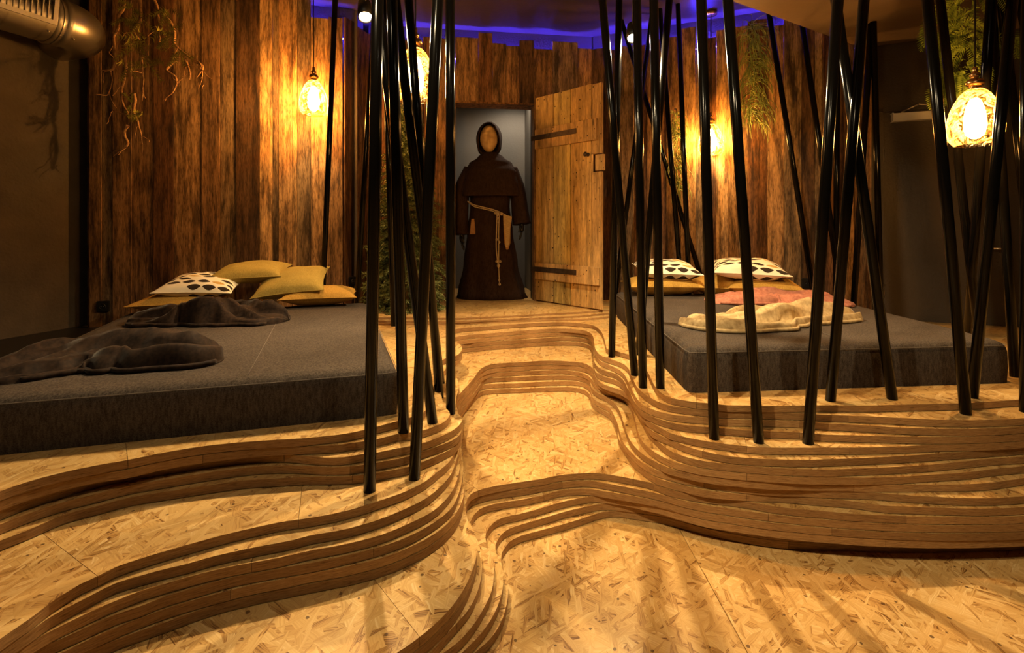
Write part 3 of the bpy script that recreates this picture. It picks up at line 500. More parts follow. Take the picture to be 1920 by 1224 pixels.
for k in range(1, 21):
    z1 = ztop(k); z0 = ztop(k - 1) + (.0026 if k < 18 else .0012)
    pts = [Vector((*wz(x, y, z1), 0)) for x, y in L[k]]
    sp = cr(pts, .022)
    EDGE_W[k] = sp
    d0 = (sp[0] - sp[3]).normalized(); d1 = (sp[-1] - sp[-4]).normalized()
    if k <= 17:
        first = [Vector((-4.9, 6.1, 0)), Vector((-4.9, sp[0].y + d0.y * 1.2 - .4, 0)), sp[0] + d0 * 1.0]
        last = [sp[-1] + d1 * .8, Vector((5.4, sp[-1].y + d1.y * .8 - .1, 0)), Vector((5.4, 6.1, 0))]
    else:
        first = [Vector((sp[0].x, 6.0, 0))]; last = [Vector((sp[-1].x, 6.0, 0))]
    poly = first + sp + last
    bm = bmesh.new()
    tv = [bm.verts.new((p.x, p.y, z1)) for p in poly]
    face = bm.faces.new(tv)
    if face.normal.z == 0: face.normal_update()
    bmesh.ops.triangulate(bm, faces=[face], quad_method='BEAUTY', ngon_method='EAR_CLIP')
    seams = []
    for sx in SEAMS[k]:
        j = min(range(len(pts)), key=lambda q: abs(L[k][q][0] - sx)); a, b = pts[max(j - 1, 0)], pts[min(j + 1, len(pts) - 1)]
        p = Vector((*wz(sx, L[k][j][1], z1), 0))
        tdir = (b - a).normalized(); th = math.atan2(tdir.y, tdir.x); th = round(th / .35) * .35
        seams.append((p, Vector((math.cos(th), math.sin(th), 0))))
    parts = [bm]
    for p, nrmv in seams:
        out = []
        for q in parts:
            for sgn in (1, -1):
                c = q.copy()
                bmesh.ops.bisect_plane(c, geom=c.verts[:] + c.edges[:] + c.faces[:], plane_co=p + nrmv * .0007 * sgn, plane_no=nrmv, clear_outer=sgn < 0, clear_inner=sgn > 0)
                if c.faces: out.append(c)
                else: c.free()
            q.free()
        parts = out
    split = []
    for q in parts:
        todo = set(q.faces); isl = []
        while todo:
            st = [todo.pop()]; one = [st[0]]
            while st:
                for e in st.pop().edges:
                    for g in e.link_faces:
                        if g in todo: todo.remove(g); st.append(g); one.append(g)
            isl.append(one)
        for one in isl:
            c = bmesh.new(); mp_ = {}
            for g in one:
                vv = []
                for v in g.verts:
                    if v not in mp_: mp_[v] = c.verts.new(v.co)
                    vv.append(mp_[v])
                c.faces.new(vv)
            split.append(c)
        q.free()
    for q in split:
        area = sum(fc.calc_area() for fc in q.faces)
        if area < 1e-5: q.free(); continue
        for fc in q.faces: fc.normal_update()
        for fc in q.faces:
            if fc.normal.z < 0: fc.normal_flip()
        bnd = [e for e in q.edges if len(e.link_faces) == 1]
        r = bmesh.ops.extrude_edge_only(q, edges=bnd)
        nv = [g for g in r['geom'] if isinstance(g, bmesh.types.BMVert)]
        for v in nv: v.co.z = z0
        for fc in q.faces: fc.material_index = 0 if abs(fc.normal.z) > .5 else 1
        q.normal_update()
        sides = [fc for fc in q.faces if abs(fc.normal.z) < .5]
        for fc in sides: fc.material_index = 1
        bmesh.ops.recalc_face_normals(q, faces=q.faces)
        o = from_bm('layer_board', q, [M['osb'], M['edge']])
        o.parent = plat; o.matrix_parent_inverse = Matrix.Translation((0, -2.2, 0))
        if k >= 18: o['label'] = 'thin step board before the doorway'
# black sheet added to darken platform between the left bed and the plaster wall
sf = struct(prism('darkening_sheet', [(-2.03, 1.62), (-2.72, 3.47), (-2.80, 3.98), tuple(endL), tuple(sp0 - sd * .2), tuple(sp0 - sd * 3.6)], ZP + .0005, ZP + .004, M['black']))
# ------------------------------------------------------------------ ceiling spots (the two key lights)
def spot(px, py, Y, aim, watts, label, size=150, pos=None, blend=.35):
    p = Vector(pos) if pos else wy(px, py, Y); t = empty('ceiling_spotlight', (p.x, p.y, ZC)); tag(t, label, 'spotlight', 'ceiling spotlights')
    o = Vector((0, 0, p.z - ZC)); d = (Vector(aim) - p).normalized(); R = d.to_track_quat('Z', 'Y').to_matrix().to_4x4()
    MB().lathe([(.045, -.022), (.05, -.018), (.05, 0)], 20).build('ceiling_rose', M['black'], t, True)
    MB().tube([(0, 0, 0), o * .5, o - d * .03], .007, 8).build('stem', M['black'], t, True)
    m = Matrix.Translation(o) @ R
    MB().lathe([(.018, -.12), (.036, -.11), (.042, -.05), (.042, .012), (.036, .012), (.034, -.02)], 24, m, cap=False).build('housing', M['black'], t, True)
    MB().lathe([(.001, -.004), (.033, -.004), (.033, -.001), (.001, -.001)], 20, m, cap=False).build('lens', M['lens'], t)
    l = bpy.data.lights.new('spot_beam', 'SPOT'); l.energy = watts; l.color = (1, .75, .41); l.spot_size = math.radians(size); l.spot_blend = blend; l.shadow_soft_size = .022
    lo = bpy.data.objects.new('spot_beam', l); link(lo, t); lo.location = o + d * .03; lo.rotation_euler = (-d).to_track_quat('Z', 'Y').to_euler()
    return t
spot(685, 30, 2.85, (-.35, 1.6, .2), 190, 'lit black ceiling spotlight beside the hanging lamp at the left wall', 116, None, .6)
spot(1187, 70, 3.22, (.55, 1.9, .2), 250, 'lit black ceiling spotlight between the poles right of the open door')

spot(0, 0, 0, (1.25, 3.2, .5), 235, 'ceiling spotlight above the left steps turned to the open door and right bed', 66, (-.62, .72, 3.12), .6)
spot(0, 0, 0, (1.6, 1.6, 0), 42, 'ceiling spotlight under the lowered ceiling over the front floor', 110, (.75, .55, 2.74), .6)
spot(0, 0, 0, (-.9, 1.5, .2), 22, 'ceiling spotlight over the nearest steps on the left', 100, (-1.0, .75, 3.12), .6)

# ------------------------------------------------------------------ blue light strips lying behind the plank tops
def strip(a, b, z, label):
    d = (b - a).normalized(); n = nrm(d); a = a - n * .045; b = b - n * .045
    o = prism('led_strip', [tuple(a), tuple(b), tuple(b - n * .01), tuple(a - n * .01)], z, z + .008, M['blue_led'])
    tag(o, label, 'light strip', 'blue light strips')
strip(on_line(420, LP, LD), cornerL - LD * .03, 3.03, 'blue glowing strip hidden behind the planks of the left wall')
strip(cornerL + QD * .05, cornerLC - QD * .03, 3.03, 'blue glowing strip hidden behind the short corner planks')
strip(cornerLC + CD * .05, cornerCR - CD * .06, 3.0, 'blue glowing strip hidden behind the planks above the doorway')
strip(cornerCR + RD * .06, on_line(1600, RP, RD), 3.03, 'blue glowing strip hidden behind the planks of the right wall')

# ------------------------------------------------------------------ pendant lamps
def pendant(px, py_mid, Y, zc, watts, label):
    p = wy(px, py_mid, Y); t = empty('pendant_lamp', (p.x, p.y, zc)); tag(t, label, 'lamp', 'amber glass pendant lamps')
    zb = p.z - .145 - zc                  # bottom of the glass in local height
    MB().lathe([(.001, 0), (.055, 0), (.055, -.03), (.05, -.034), (.001, -.034)], 28, cap=False).build('ceiling_rose', M['brass'], t, True)
    MB().tube([(0, 0, -.03), (0, 0, (zb + .4) * .5), (0, 0, zb + .385)], .004, 8).build('cable', M['cable'], t, True)
    fin = [(.006, .40), (.010, .395), (.012, .38), (.010, .372), (.018, .366), (.022, .356), (.018, .347), (.012, .343), (.024, .338), (.036, .327), (.040, .317), (.036, .307), (.026, .300), (.022, .296), (.030, .290), (.030, .283), (.012, .281)]
    MB().lathe([(r, z + zb) for r, z in fin], 24).build('finial', M['brass'], t, True)
    prof = [(.026, .288), (.040, .280), (.060, .258), (.080, .222), (.097, .18), (.109, .135), (.114, .095), (.112, .06), (.102, .028), (.088, .008), (.078, 0)]
    g = MB().lathe([(r, z + zb) for r, z in prof], 40, cap=False).build('glass_shade', M['glass'], t, True)
    MB().tube([(0, 0, zb + .285), (0, 0, zb + .235)], .016, 14).build('lamp_holder', M['brass'], t, True)
    MB().lathe([(r, z + zb) for r, z in [(.014, .238), (.024, .226), (.036, .19), (.044, .14), (.045, .09), (.036, .055), (.016, .036), (.001, .033)]], 20, cap=False).build('bulb', M['bulb'], t, True)
    l = bpy.data.lights.new('bulb_light', 'POINT'); l.energy = watts; l.color = (1, .53, .17); l.shadow_soft_size = .012
    lo = bpy.data.objects.new('bulb_light', l); link(lo, t); lo.location = (0, 0, zb + .135)
    return t
pendant(588, 183, 4.10, ZC, 70, 'lit amber pendant lamp against the left plank wall')
pendant(779, 139, 2.73, ZC, 14, 'lit amber pendant lamp half hidden behind the poles left of the doorway')
pendant(1333, 262, 4.55, ZC, 48, 'lit amber pendant lamp behind a pole at the right plank wall')
pendant(1828, 219, 2.52, ZS, 24, 'large lit amber pendant lamp nearest the camera on the right')

# ------------------------------------------------------------------ black poles
def soffit_side(x, y): return (sb.x - sa.x) * (y - sa.y) - (sb.y - sa.y) * (x - sa.x) < 0 and x > sa.x
def pole(x, y, k, x0, yt, label, group):
    b = Vector((*wz(x, y, ztop(k)), ztop(k))); Yt = yt or b.y
    p = Vector(((x0 - CX) / F * Yt, Yt, HC + HY / F * Yt)); d = p - b
    zc = ZC
    for _ in range(3):
        q = b + d * ((zc - b.z) / d.z); zc = ZS if soffit_side(q.x, q.y) else ZC
    q = b + d * ((zc - b.z) / d.z) - b; q = q * ((q.length + .012) / q.length)
    ax = q.normalized(); a = Vector((1, 0, 0)); a = (a - ax * a.dot(ax)).normalized(); c = ax.cross(a); r = .0217; n = 24
    v, f = [], []
    for s, z in ((0, 0), (1, 0)):
        for j in range(n):
            th = 2 * PI * j / n; o = (a * math.cos(th) + c * math.sin(th)) * r
            if s == 0: o = o - ax * (o.z / ax.z)
            v.append(q * s + o)
    f = [(j, (j + 1) % n, n + (j + 1) % n, n + j) for j in range(n)] + [tuple(reversed(range(n))), tuple(range(n, 2 * n))]
    o = mesh('black_pole', v, f, M['pole'], None, True, None, b); o.data.polygons[n].use_smooth = False; o.data.polygons[n + 1].use_smooth = False
    tag(o, label, 'pole', group)
GL, GM, GR, GF = 'black poles beside the left bed', 'black poles beside the door', 'black poles before the right bed', 'black poles at the right edge'
pole(693, 920, 12, 708, None, 'upright black pole nearest the camera at the corner of the left bed', GL)
pole(777, 897, 12, 821, None, 'right-leaning black pole on the left ledge, beside the nearest pole', GL)
pole(757, 810, 16, 735, None, 'black pole just right of the left bed corner, top leaning slightly left', GL)
pole(811, 792, 16, 706, None, 'black pole crossing behind the left group from lower right to upper left', GL)
pole(824, 745, 15, 766, None, 'black pole mostly hidden behind the left crossing poles, lower foot', GL)
pole(827, 718, 15, 741, 2.1, 'strongly left-leaning black pole in front of the second lamp', GL)
pole(845, 775, 15, 844, None, 'exactly upright black pole at the left edge of the doorway', GL)
pole(738, 611, 17, 719, None, 'thin distant black pole standing before the fir tree', GL)
pole(603, 609, 17, 628.5, None, 'lone black pole behind the cushions right of the left wall lamp', GL)
pole(667, 606, 17, 703, None, 'black pole between the left wall corner and the fir tree', GL)
pole(1190, 703, 16, 1129.5, None, 'black pole leaning left towards the top edge of the open door', GM)
pole(1147, 669, 16, 1161, None, 'leftmost black pole foot beside the door, on the chipboard edge', GM)
pole(1205.5, 726, 16, 1194, None, 'upright black pole under the right ceiling spotlight', GM)
pole(1238, 727, 17, 1226, None, 'upright black pole at the corner of the right bed', GM)
pole(1197, 665, 17, 1255, None, 'black pole leaning right, passing behind the two upright ones by the bed corner', GM)
pole(1294, 592, 17, 1271, 4.4, 'far thin black pole behind the right bed, left of the wall lamp', GM)
pole(1281, 591, 17, 1236, 4.5, 'far thin black pole leaning left behind the spotted cushion', GM)
pole(1335, 587, 17, 1153, 4.75, 'far thin black pole slanting steeply across the right plank wall', GM)
pole(1149, 590, 17, 1226, 4.6, 'far thin black pole leaning right beside the open door', GM)
pole(1339, 822, 13, 1315, None, 'black pole in front of the right wall lamp, on the outer ledge', GR)
pole(1422.5, 829, 13, 1365, None, 'left-leaning black pole in front of the hanging grass, on the outer ledge', GR)
pole(1515, 831, 13, 1571, None, 'right-leaning black pole on the outer ledge before the beige blanket', GR)
pole(1557, 751, 17, 1620, None, 'right-leaning black pole at the front edge of the right bed', GR)
pole(1673, 748, 17, 1567, None, 'left-leaning black pole with its foot before the middle of the right bed', GR)
pole(1652, 612, 17, 1636.5, 3.72, 'upright black pole behind the right bed beside the dark door', GR)
pole(1598, 613, 17, 1636, 3.75, 'black pole behind the pink blanket, leaning to the right', GR)
pole(1567, 606, 17, 1571, 4.05, 'upright black pole hidden behind the crossing pair at the right wall', GR)
pole(1533, 599, 17, 1438, 4.2, 'thin black pole slanting down the right plank wall beside the grass', GR)
pole(1584, 606, 17, 1498, 4.05, 'second thin black pole slanting down the right plank wall', GR)
pole(1811, 776, 16, 1739, None, 'left-leaning black pole left of the large pendant lamp, foot on the front edge', GF)
pole(1838, 665, 17, 1763, 2.75, 'black pole behind the large pendant lamp, leaning left', GF)
pole(1823, 745, 17, 1898, None, 'right-leaning black pole crossing the right side of the large pendant lamp', GF)
pole(1812, 655, 17, 1859, 2.4, 'black pole behind the bed corner, rising right behind the lamp', GF)
pole(1903, 706, 17, 1858, 2.9, 'black pole just behind the right corner of the right bed', GF)
pole(1958, 690, 17, 1877, 2.9, 'black pole leaving the picture at the right edge, leaning left', GF)
pole(1923, 772, 16, 1925, None, 'upright black pole cut by the right edge of the picture', GF)
pole(2070, 690, 17, 1911, 2.9, 'steeply slanting black pole in the upper right corner', GF)

# ------------------------------------------------------------------ beds (loose mattresses)
def mattress(name, c4, th, label, seams):
    # c4: front-left, front-right, back-right, back-left
    P = [Vector((*p, 0)) for p in c4]; ctr = sum(P, Vector()) / 4
    t = empty(name, (ctr.x, ctr.y, ZP)); tag(t, label, 'mattress')
    nu, nv = 40, 44
    def at(u, v): return P[0] * (1 - u) * (1 - v) + P[1] * u * (1 - v) + P[2] * u * v + P[3] * (1 - u) * v - ctr
    prof = [(0, 0), (0, .35), (.002, .75), (.006, .86), (.016, .94), (.034, .985), (.06, 1.0)]
    w_ = (P[1] - P[0]).length; l_ = (P[3] - P[0]).length
    v, f = [], []
    def ring(ins, z):
        a = ins / w_; b = ins / l_; rr = min(.035, .035 + 0) + 0
        loop = []
        n = 30
        rc = .03
        for side in range(4):
            for i in range(n):
                s = i / n
                u, vv = [(s, 0), (1, s), (1 - s, 1), (0, 1 - s)][side]
                # round the corners a little
                x = u * w_; y = vv * l_
                cx = min(max(x, rc), w_ - rc); cy = min(max(y, rc), l_ - rc); dx, dy = x - cx, y - cy; dd = math.hypot(dx, dy)
                if dx and dy: x = cx + dx / dd * min(dd, rc); y = cy + dy / dd * min(dd, rc)
                u, vv = x / w_, y / l_
                u = a + u * (1 - 2 * a); vv = b + vv * (1 - 2 * b)
                q = at(u, vv); sag = .004 * math.sin(9 * u) * math.sin(7 * vv)
                bulge = .006 * math.sin(PI * z) if z < .9 else 0
                d = Vector((q.x, q.y, 0)).normalized() * bulge
                loop.append(Vector((q.x + d.x, q.y + d.y, z * th + sag * (z > .5))))
        return loop
    rings = [ring(i, z) for i, z in prof]; n = len(rings[0])
    for r in rings: v += r
    for i in range(len(rings) - 1):
        for j in range(n): f.append((i * n + j, i * n + (j + 1) % n, (i + 1) * n + (j + 1) % n, (i + 1) * n + j))
    mb = MB().add(v, f); last = rings[-1]; mb.add(last, [tuple(range(n))])
    mb.add(rings[0], [tuple(reversed(range(n)))])
    o = mb.build('cover', M['mattress'], t, True)
    # piped seam along the top edge and stitched joins
    s = ring(.004, .90)
    MB().tube([p * 1.0 + Vector((p.x, p.y, 0)).normalized() * .002 for p in s + s[:1]], .0016, 6, False).build('edge_seam', M['thread'], t, True)
    for u in seams:
        pts = [at(u, vv) + Vector((0, 0, th + .0006 + .004 * math.sin(9 * u) * math.sin(7 * vv))) for vv in np.linspace(.03, .97, 20)]
        pts = [Vector((p.x, p.y, th + .0035)) for p in pts]
        front = [at(u, 0) + Vector((at(u, 0) - at(u, .5)).normalized()) * .0045 + Vector((0, 0, z)) for z in np.linspace(.004, th * .8, 5)]
        MB().tube(pts, .0013, 6).build('panel_seam', M['thread'], t, True)
    return t
LM = [(-2.0, 1.667), (-.479, 2.102), (-1.135, 3.92), (-2.69, 3.47)]
RM = [(.841, 2.369), (2.53, 2.522), (2.62, 4.16), (.925, 4.47)]
TL, TR = .197, .212
mattress('left_bed'.replace('left_bed', 'bed_mattress'), LM, TL, 'dark grey woven mattress on the left with two brown blankets', [.63])
mattress('bed_mattress', RM, TR, 'dark grey woven mattress on the right behind the row of poles', [.5])
ZL, ZR = ZP + TL, ZP + TR

# ------------------------------------------------------------------ cushions
def cushion(name, a, b, th, mat, loc, rot, label, group, pinch=.10, seed=0, piping=None):
    rnd = random.Random(seed); n = 26; v, uv, f = [], [], []
    for s in (1, -1):
        for i in range(n + 1):
            for j in range(n + 1):
                x = -1 + 2 * i / n; y = -1 + 2 * j / n
                h = max(0, (1 - abs(x) ** 2.6)) ** .55 * max(0, (1 - abs(y) ** 2.6)) ** .55
                px = x * (1 - pinch * (1 - y * y)); py = y * (1 - pinch * (1 - x * x))
                wr = noise.noise(Vector((x * 1.7 + seed * 3.1, y * 1.7, s * .7))) * .16 + noise.noise(Vector((x * 4.5, y * 4.5 + seed, s))) * .06
                v.append((px * a / 2, py * b / 2, s * th / 2 * h * (1 + wr))); uv.append((i / n, j / n))
    m = (n + 1) ** 2
    for s in range(2):
        for i in range(n):
            for j in range(n):
                q = [s * m + i * (n + 1) + j, s * m + (i + 1) * (n + 1) + j, s * m + (i + 1) * (n + 1) + j + 1, s * m + i * (n + 1) + j + 1]
                f.append(tuple(q if s == 0 else reversed(q)))
    t = empty(name, loc); t.rotation_euler = rot; tag(t, label, 'cushion', group)
    o = mesh('cushion_cover', v, f, mat, t, True, uv)
    rim = [Vector(v[i * (n + 1)]) for i in range(n + 1)] + [Vector(v[n * (n + 1) + j]) for j in range(1, n + 1)] + [Vector(v[i * (n + 1) + n]) for i in range(n - 1, -1, -1)] + [Vector(v[j]) for j in range(n - 1, -1, -1)]
    MB().tube(rim, .0028, 6, False).build('piping', mat, t, True)
    return t
def top(x, y, z): X, Y = wz(x, y, z); return (X, Y)
GC1, GC2 = 'cushions on the left bed', 'cushions on the right bed'
# left pile
X, Y = top(300, 590, ZL); cushion('cushion', .50, .50, .13, M['mustard'], (X, Y + .22, ZL + .066), (0, 0, .25), 'mustard cushion lying flat under the spotted one on the left bed', GC1, seed=1)
cushion('cushion', .50, .46, .14, M['print'], (X + .13, Y + .27, ZL + .175), (.16, .03, .22), 'cream cushion with dark ovals on the left bed', GC1, seed=2)
X2, Y2 = top(590, 576, ZL); cushion('cushion', .54, .46, .14, M['mustard'], (X2 - .02, Y2 + .17, ZL + .07), (0, 0, .28), 'mustard cushion lying at the right end of the left pile', GC1, seed=3)
cushion('cushion', .50, .44, .17, M['olive'], (X2 - .22, Y2 + .13, ZL + .175), (.32, -.10, .22), 'olive cushion leaning on the mustard one at the right of the left pile', GC1, seed=4)
cushion('cushion', .52, .42, .15, M['olive'], (X2 - .56, Y2 + .17, ZL + .245), (.14, -.04, .22), 'olive cushion on top of the left pile', GC1, seed=5)
# right pile
A = wy(1243, 535, 4.22); cushion('cushion', .62, .44, .17, M['mustard'], (A.x, A.y + .06, ZR + .083), (0, 0, -.05), 'long mustard cushion under the left spotted one on the right bed', GC2, seed=6)
A = wy(1252, 512, 4.22); cushion('cushion', .52, .44, .16, M['print'], (A.x, A.y + .05, ZR + .215), (.12, .02, -.10), 'bright spotted cushion on the left of the right pile', GC2, seed=7)
A = wy(1350, 533, 4.15); cushion('cushion', .40, .42, .16, M['mustard'], (A.x + .03, A.y + .14, ZR + .08), (.05, .0, -.3), 'mustard cushion in the middle of the right bed', GC2, seed=8)
A = wy(1440, 530, 4.05); cushion('cushion', .56, .44, .17, M['mustard'], (A.x, A.y + .10, ZR + .083), (0, 0, -.32), 'mustard cushion under the right spotted one, behind the pink blanket', GC2, seed=9)
A = wy(1415, 502, 4.05); cushion('cushion', .58, .46, .17, M['print'], (A.x, A.y + .12, ZR + .225), (.12, .03, -.30), 'spotted cushion on the right of the right pile', GC2, seed=10)

# ------------------------------------------------------------------ blankets: soft folded heaps
def blanket(path, wid, hgt, z, mat, label, seed, nf=3.2, amp=.3, group=None, stitch=False):
    rnd = random.Random(seed); P = cr([Vector((*p, 0)) for p in path], .012); n = len(P); m = 72; v, f = [], []
    tot = n - 1
    tubes = [(-.82 + 1.64 * (i_ + rnd.uniform(-.25, .25)) / (int(nf * 3.2) - 1), rnd.uniform(.15, .30), rnd.uniform(.55, 1.0), rnd.uniform(.8, 2.2), rnd.uniform(0, 6)) for i_ in range(int(nf * 3.2))]
    def lerp(tab, s):
        for (a, x), (b, y) in zip(tab, tab[1:]):
            if s <= b: k = (s - a) / (b - a); k = k * k * (3 - 2 * k); return x + (y - x) * k
        return tab[-1][1]
    c0 = P[0]
    for i, p in enumerate(P):
        s = i / tot; tdir = (P[min(i + 1, tot)] - P[max(i - 1, 0)]).normalized(); side = Vector((-tdir.y, tdir.x, 0))
        e = min(1, min(s, 1 - s) / .05); e = math.sin(e * PI / 2) ** .6
        W = lerp(wid, s) * (.25 + .75 * e); H = lerp(hgt, s) * (.25 + .75 * e)
        for j in range(m):
            th = 2 * PI * j / m; cx = math.cos(th); sz = math.sin(th)
            q = abs(cx) ** .75 * (1 if cx > 0 else -1)
            ph = nf * (q * 1.5 + .5 * math.sin(1.7 * s * PI + seed) + .45 * noise.noise(Vector((s * 3, q * 1.2, seed)))) + .8 * s
            fine = noise.noise(Vector((s * 9, q * 4, seed + 9.1))) * .3 + noise.noise(Vector((s * 24, q * 10, seed + 4.1))) * .08
            hh = .22 * (1 - abs(q) ** 4)
            for c0_, w0_, a0_, f0_, p0_ in tubes:
                qc = c0_ + .16 * math.sin(f0_ * s * PI + p0_) + .06 * math.sin(2.7 * f0_ * s * PI + 2 * p0_); wv_ = w0_ * (1 + .25 * math.sin(1.9 * f0_ * s * PI + p0_ * 1.7)); av = a0_ * (.72 + .28 * math.sin(1.3 * f0_ * s * PI + p0_ * 2.3))
                dq = (q - qc) / wv_
                if abs(dq) < 1: hh = max(hh, av * (1 - dq * dq) ** .6)
            up = 1.35 * H * (1 - abs(q) ** 3.5) ** .5 * min(1, max(sz, 0) * 3.2) * (hh + .5 * fine * (.4 + hh)) + .006 * max(sz, 0)
            edge = 1 + .10 * noise.noise(Vector((s * 9, cx * 2, seed + 1))) + .04 * math.sin(s * 40 + seed)
            if sz < 0: up = 0.002
            pos = p + side * (q * W / 2 * edge)
            v.append((pos.x - c0.x, pos.y - c0.y, max(.0015, up) if sz >= 0 else .0015))
    for i in range(n - 1):
        for j in range(m): f.append((i * m + j, i * m + (j + 1) % m, (i + 1) * m + (j + 1) % m, (i + 1) * m + j))
    f += [tuple(range(m)), tuple(reversed(range((n - 1) * m, n * m)))]
    t = empty('folded_blanket', (c0.x, c0.y, z + .001)); tag(t, label, 'blanket', group)
    o = mesh('plush_cloth', v, f, mat, t, True)
    # the turned hem along the front border
    hem = [Vector(v[i * m + int(m * .515)]) * 1.0 + Vector((0, 0, .010)) for i in range(6, n - 6)]
    MB().tube(hem, .011, 8).build('hem', mat, t, True)
    return t
bl = lambda pts, z: [top(x, y, z) for x, y in pts]
blanket(bl([(-60, 722), (0, 708), (90, 690), (180, 676), (270, 672), (350, 672), (415, 662)], ZL), [(0, .30), (.3, .42), (.6, .46), (.85, .42), (1, .26)], [(0, .035), (.3, .09), (.6, .11), (.85, .10), (1, .05)], ZL, M['plush_brown'],
        'dark brown plush blanket crumpled at the near left edge of the left bed', 3, 2.4, .5, 'blankets on the left bed')
blanket(bl([(240, 607), (300, 604), (360, 600), (430, 600), (490, 602), (540, 602)], ZL), [(0, .24), (.3, .42), (.6, .46), (.85, .34), (1, .22)], [(0, .05), (.3, .13), (.55, .16), (.8, .12), (1, .06)], ZL, M['plush_brown'],
        'dark brown plush blanket heaped before the cushions on the left bed', 5, 2.2, .45, 'blankets on the left bed')
blanket(bl([(1323, 566), (1380, 566), (1440, 563), (1500, 567), (1560, 572), (1602, 573)], ZR), [(0, .2), (.3, .42), (.55, .44), (.8, .30), (1, .12)], [(0, .04), (.25, .09), (.5, .14), (.75, .08), (1, .035)], ZR, M['plush_pink'],
        'dusty pink plush blanket folded behind the beige one', 8, 2.2, .4, 'blankets on the right bed')
blanket(bl([(1288, 603), (1330, 612), (1390, 612), (1450, 604), (1520, 601), (1575, 600), (1606, 598)], ZR), [(0, .22), (.2, .36), (.45, .42), (.7, .28), (1, .16)], [(0, .04), (.2, .075), (.5, .12), (.75, .09), (1, .06)], ZR, M['plush_beige'],
        'beige plush blanket folded at the front of the right bed', 11, 2.0, .4, 'blankets on the right bed')
# ------------------------------------------------------------------ old plank door, standing open
h0 = on_line(1003, CP, CD) + nrm(CD) * .045; hz0, hz1 = DZ + .012, HC + (HY - 186) / F * 5.0
fe = Vector(wz(1131, 582, DZ + .008)); dd = (fe - h0); DL = dd.length; dd.normalize(); dn = Vector((dd.y, -dd.x))  # dn: towards the room's left (seen face)
if dn.x > 0: dn = -dn
door = empty('door_1', (h0.x, h0.y, hz0)); struct(door, 'old pine plank door standing open beside the monk figure', 'door')
DM = Matrix((( dd.x, dn.x, 0, 0), (dd.y, dn.y, 0, 0), (0, 0, 1, 0), (0, 0, 0, 1)))   # local: u along, v out of the seen face, w up
Hd = hz1 - hz0
def dbox(name, u0, u1, v0, v1, w0, w1, mat, col=None, parent=None, bev=.002):
    bm = bmesh.new(); r = bmesh.ops.create_cube(bm, size=1)
    for q in bm.verts: q.co = Vector(((q.co.x + .5) * (u1 - u0), (q.co.y + .5) * (v1 - v0), (q.co.z + .5) * (w1 - w0)))
    if bev: bmesh.ops.bevel(bm, geom=bm.edges[:], offset=bev, segments=1, affect='EDGES')
    o = from_bm(name, bm, mat, parent or door)
    o.matrix_local = DM @ Matrix.Translation((u0, v0, w0))
    if col: o.color = (*col, 1)
    return o
pine = (.62, .40, .165)
for i, (u0, u1, w1) in enumerate(((.0, .243, Hd), (.252, .473, Hd - .004), (.482, .733, Hd - .002))):
    dbox('door_board', u0 * DL / .87, u1 * DL / .87, -.03, 0, 0, w1, M['door_wood'], tuple(c * random.uniform(.9, 1.1) for c in pine))
for (w0, w1) in ((0, Hd * .605), (Hd * .685, Hd * .995)):
    dbox('door_board', .74 * DL / .87, DL * .975, -.03, -.001, w0, w1, M['door_wood'], (.58, .37, .15))
dbox('lock_block', DL * .90, DL, -.032, .006, Hd * .61, Hd * .68, M['door_wood'], (.62, .42, .19))
zt = lambda y, x: None
for w0, w1, u1 in ((Hd * .745, Hd * .84, DL * .925), (Hd * .105, Hd * .185, DL * .96)):
    bt = dbox('batten', .012, u1, .0005, .026, w0, w1, M['door_wood'], (.60, .385, .16))
    wm = (w0 + w1) / 2 + (.012 if w0 > 1 else .018)
    st = dbox('strap_hinge', -.035, DL * .66, .0265, .032, wm - .024, wm + .024, M['iron'], None, None, .0015)
    for q in (.12, .35, .55): dbox('nail', DL * q, DL * q + .012, .032, .036, wm - .006, wm + .006, M['iron'], None, None, .002)
MB().lathe([(.018, 0), (.018, .006), (.009, .01), (.009, .03), (.02, .036), (.022, .046), (.012, .056), (.001, .058)], 16, DM @ Matrix.Translation((DL * .80, .001, Hd * .685)) @ Matrix.Rotation(-PI / 2, 4, 'X')).build('door_knob', M['iron'], door, True)

# ------------------------------------------------------------------ dark flush door on the right with its closer
e_ = (rd1 - rd0); ED = e_.normalized(); en = nrm(RD)
dr = empty('door_2', (rd0.x, rd0.y, ZP)); struct(dr, 'dark flush door with a silver closer in the right wall', 'door')
def rb(name, s0, s1, n0, n1, z0, z1, mat, bev=.003, rot=0):
    bm = bmesh.new(); bmesh.ops.create_cube(bm, size=1)
    for q in bm.verts:
        s = s0 + (q.co.x + .5) * (s1 - s0); n = n0 + (q.co.y + .5) * (n1 - n0); z = z0 + (q.co.z + .5) * (z1 - z0)
        p = ED * s + en * n; q.co = Vector((p.x, p.y, z - ZP))
    if bev: bmesh.ops.bevel(bm, geom=bm.edges[:], offset=bev, segments=2, affect='EDGES')
    return from_bm(name, bm, mat, dr)
LEN = e_.length
rb('door_leaf', .035, LEN - .02, -.045, -.005, ZP, DT2 - .03, M['dark_wall'], .002)
rb('door_frame', .0, .035, -.06, .012, ZP, DT2, M['dark_wall'], .002); rb('door_frame', .0, LEN, -.06, .012, DT2 - .03, DT2, M['dark_wall'], .002)
for z in (HC + .60, HC - .55): 
    o = MB().tube([(*(ED * .036 + en * .004), z - ZP - .05), (*(ED * .036 + en * .004), z - ZP + .05)], .008, 10).build('hinge', M['chrome'], dr, True)
zc_ = DT2 - .055
rb('closer_body', .09, .41, -.004, .055, zc_ - .065, zc_, M['silver'], .006)
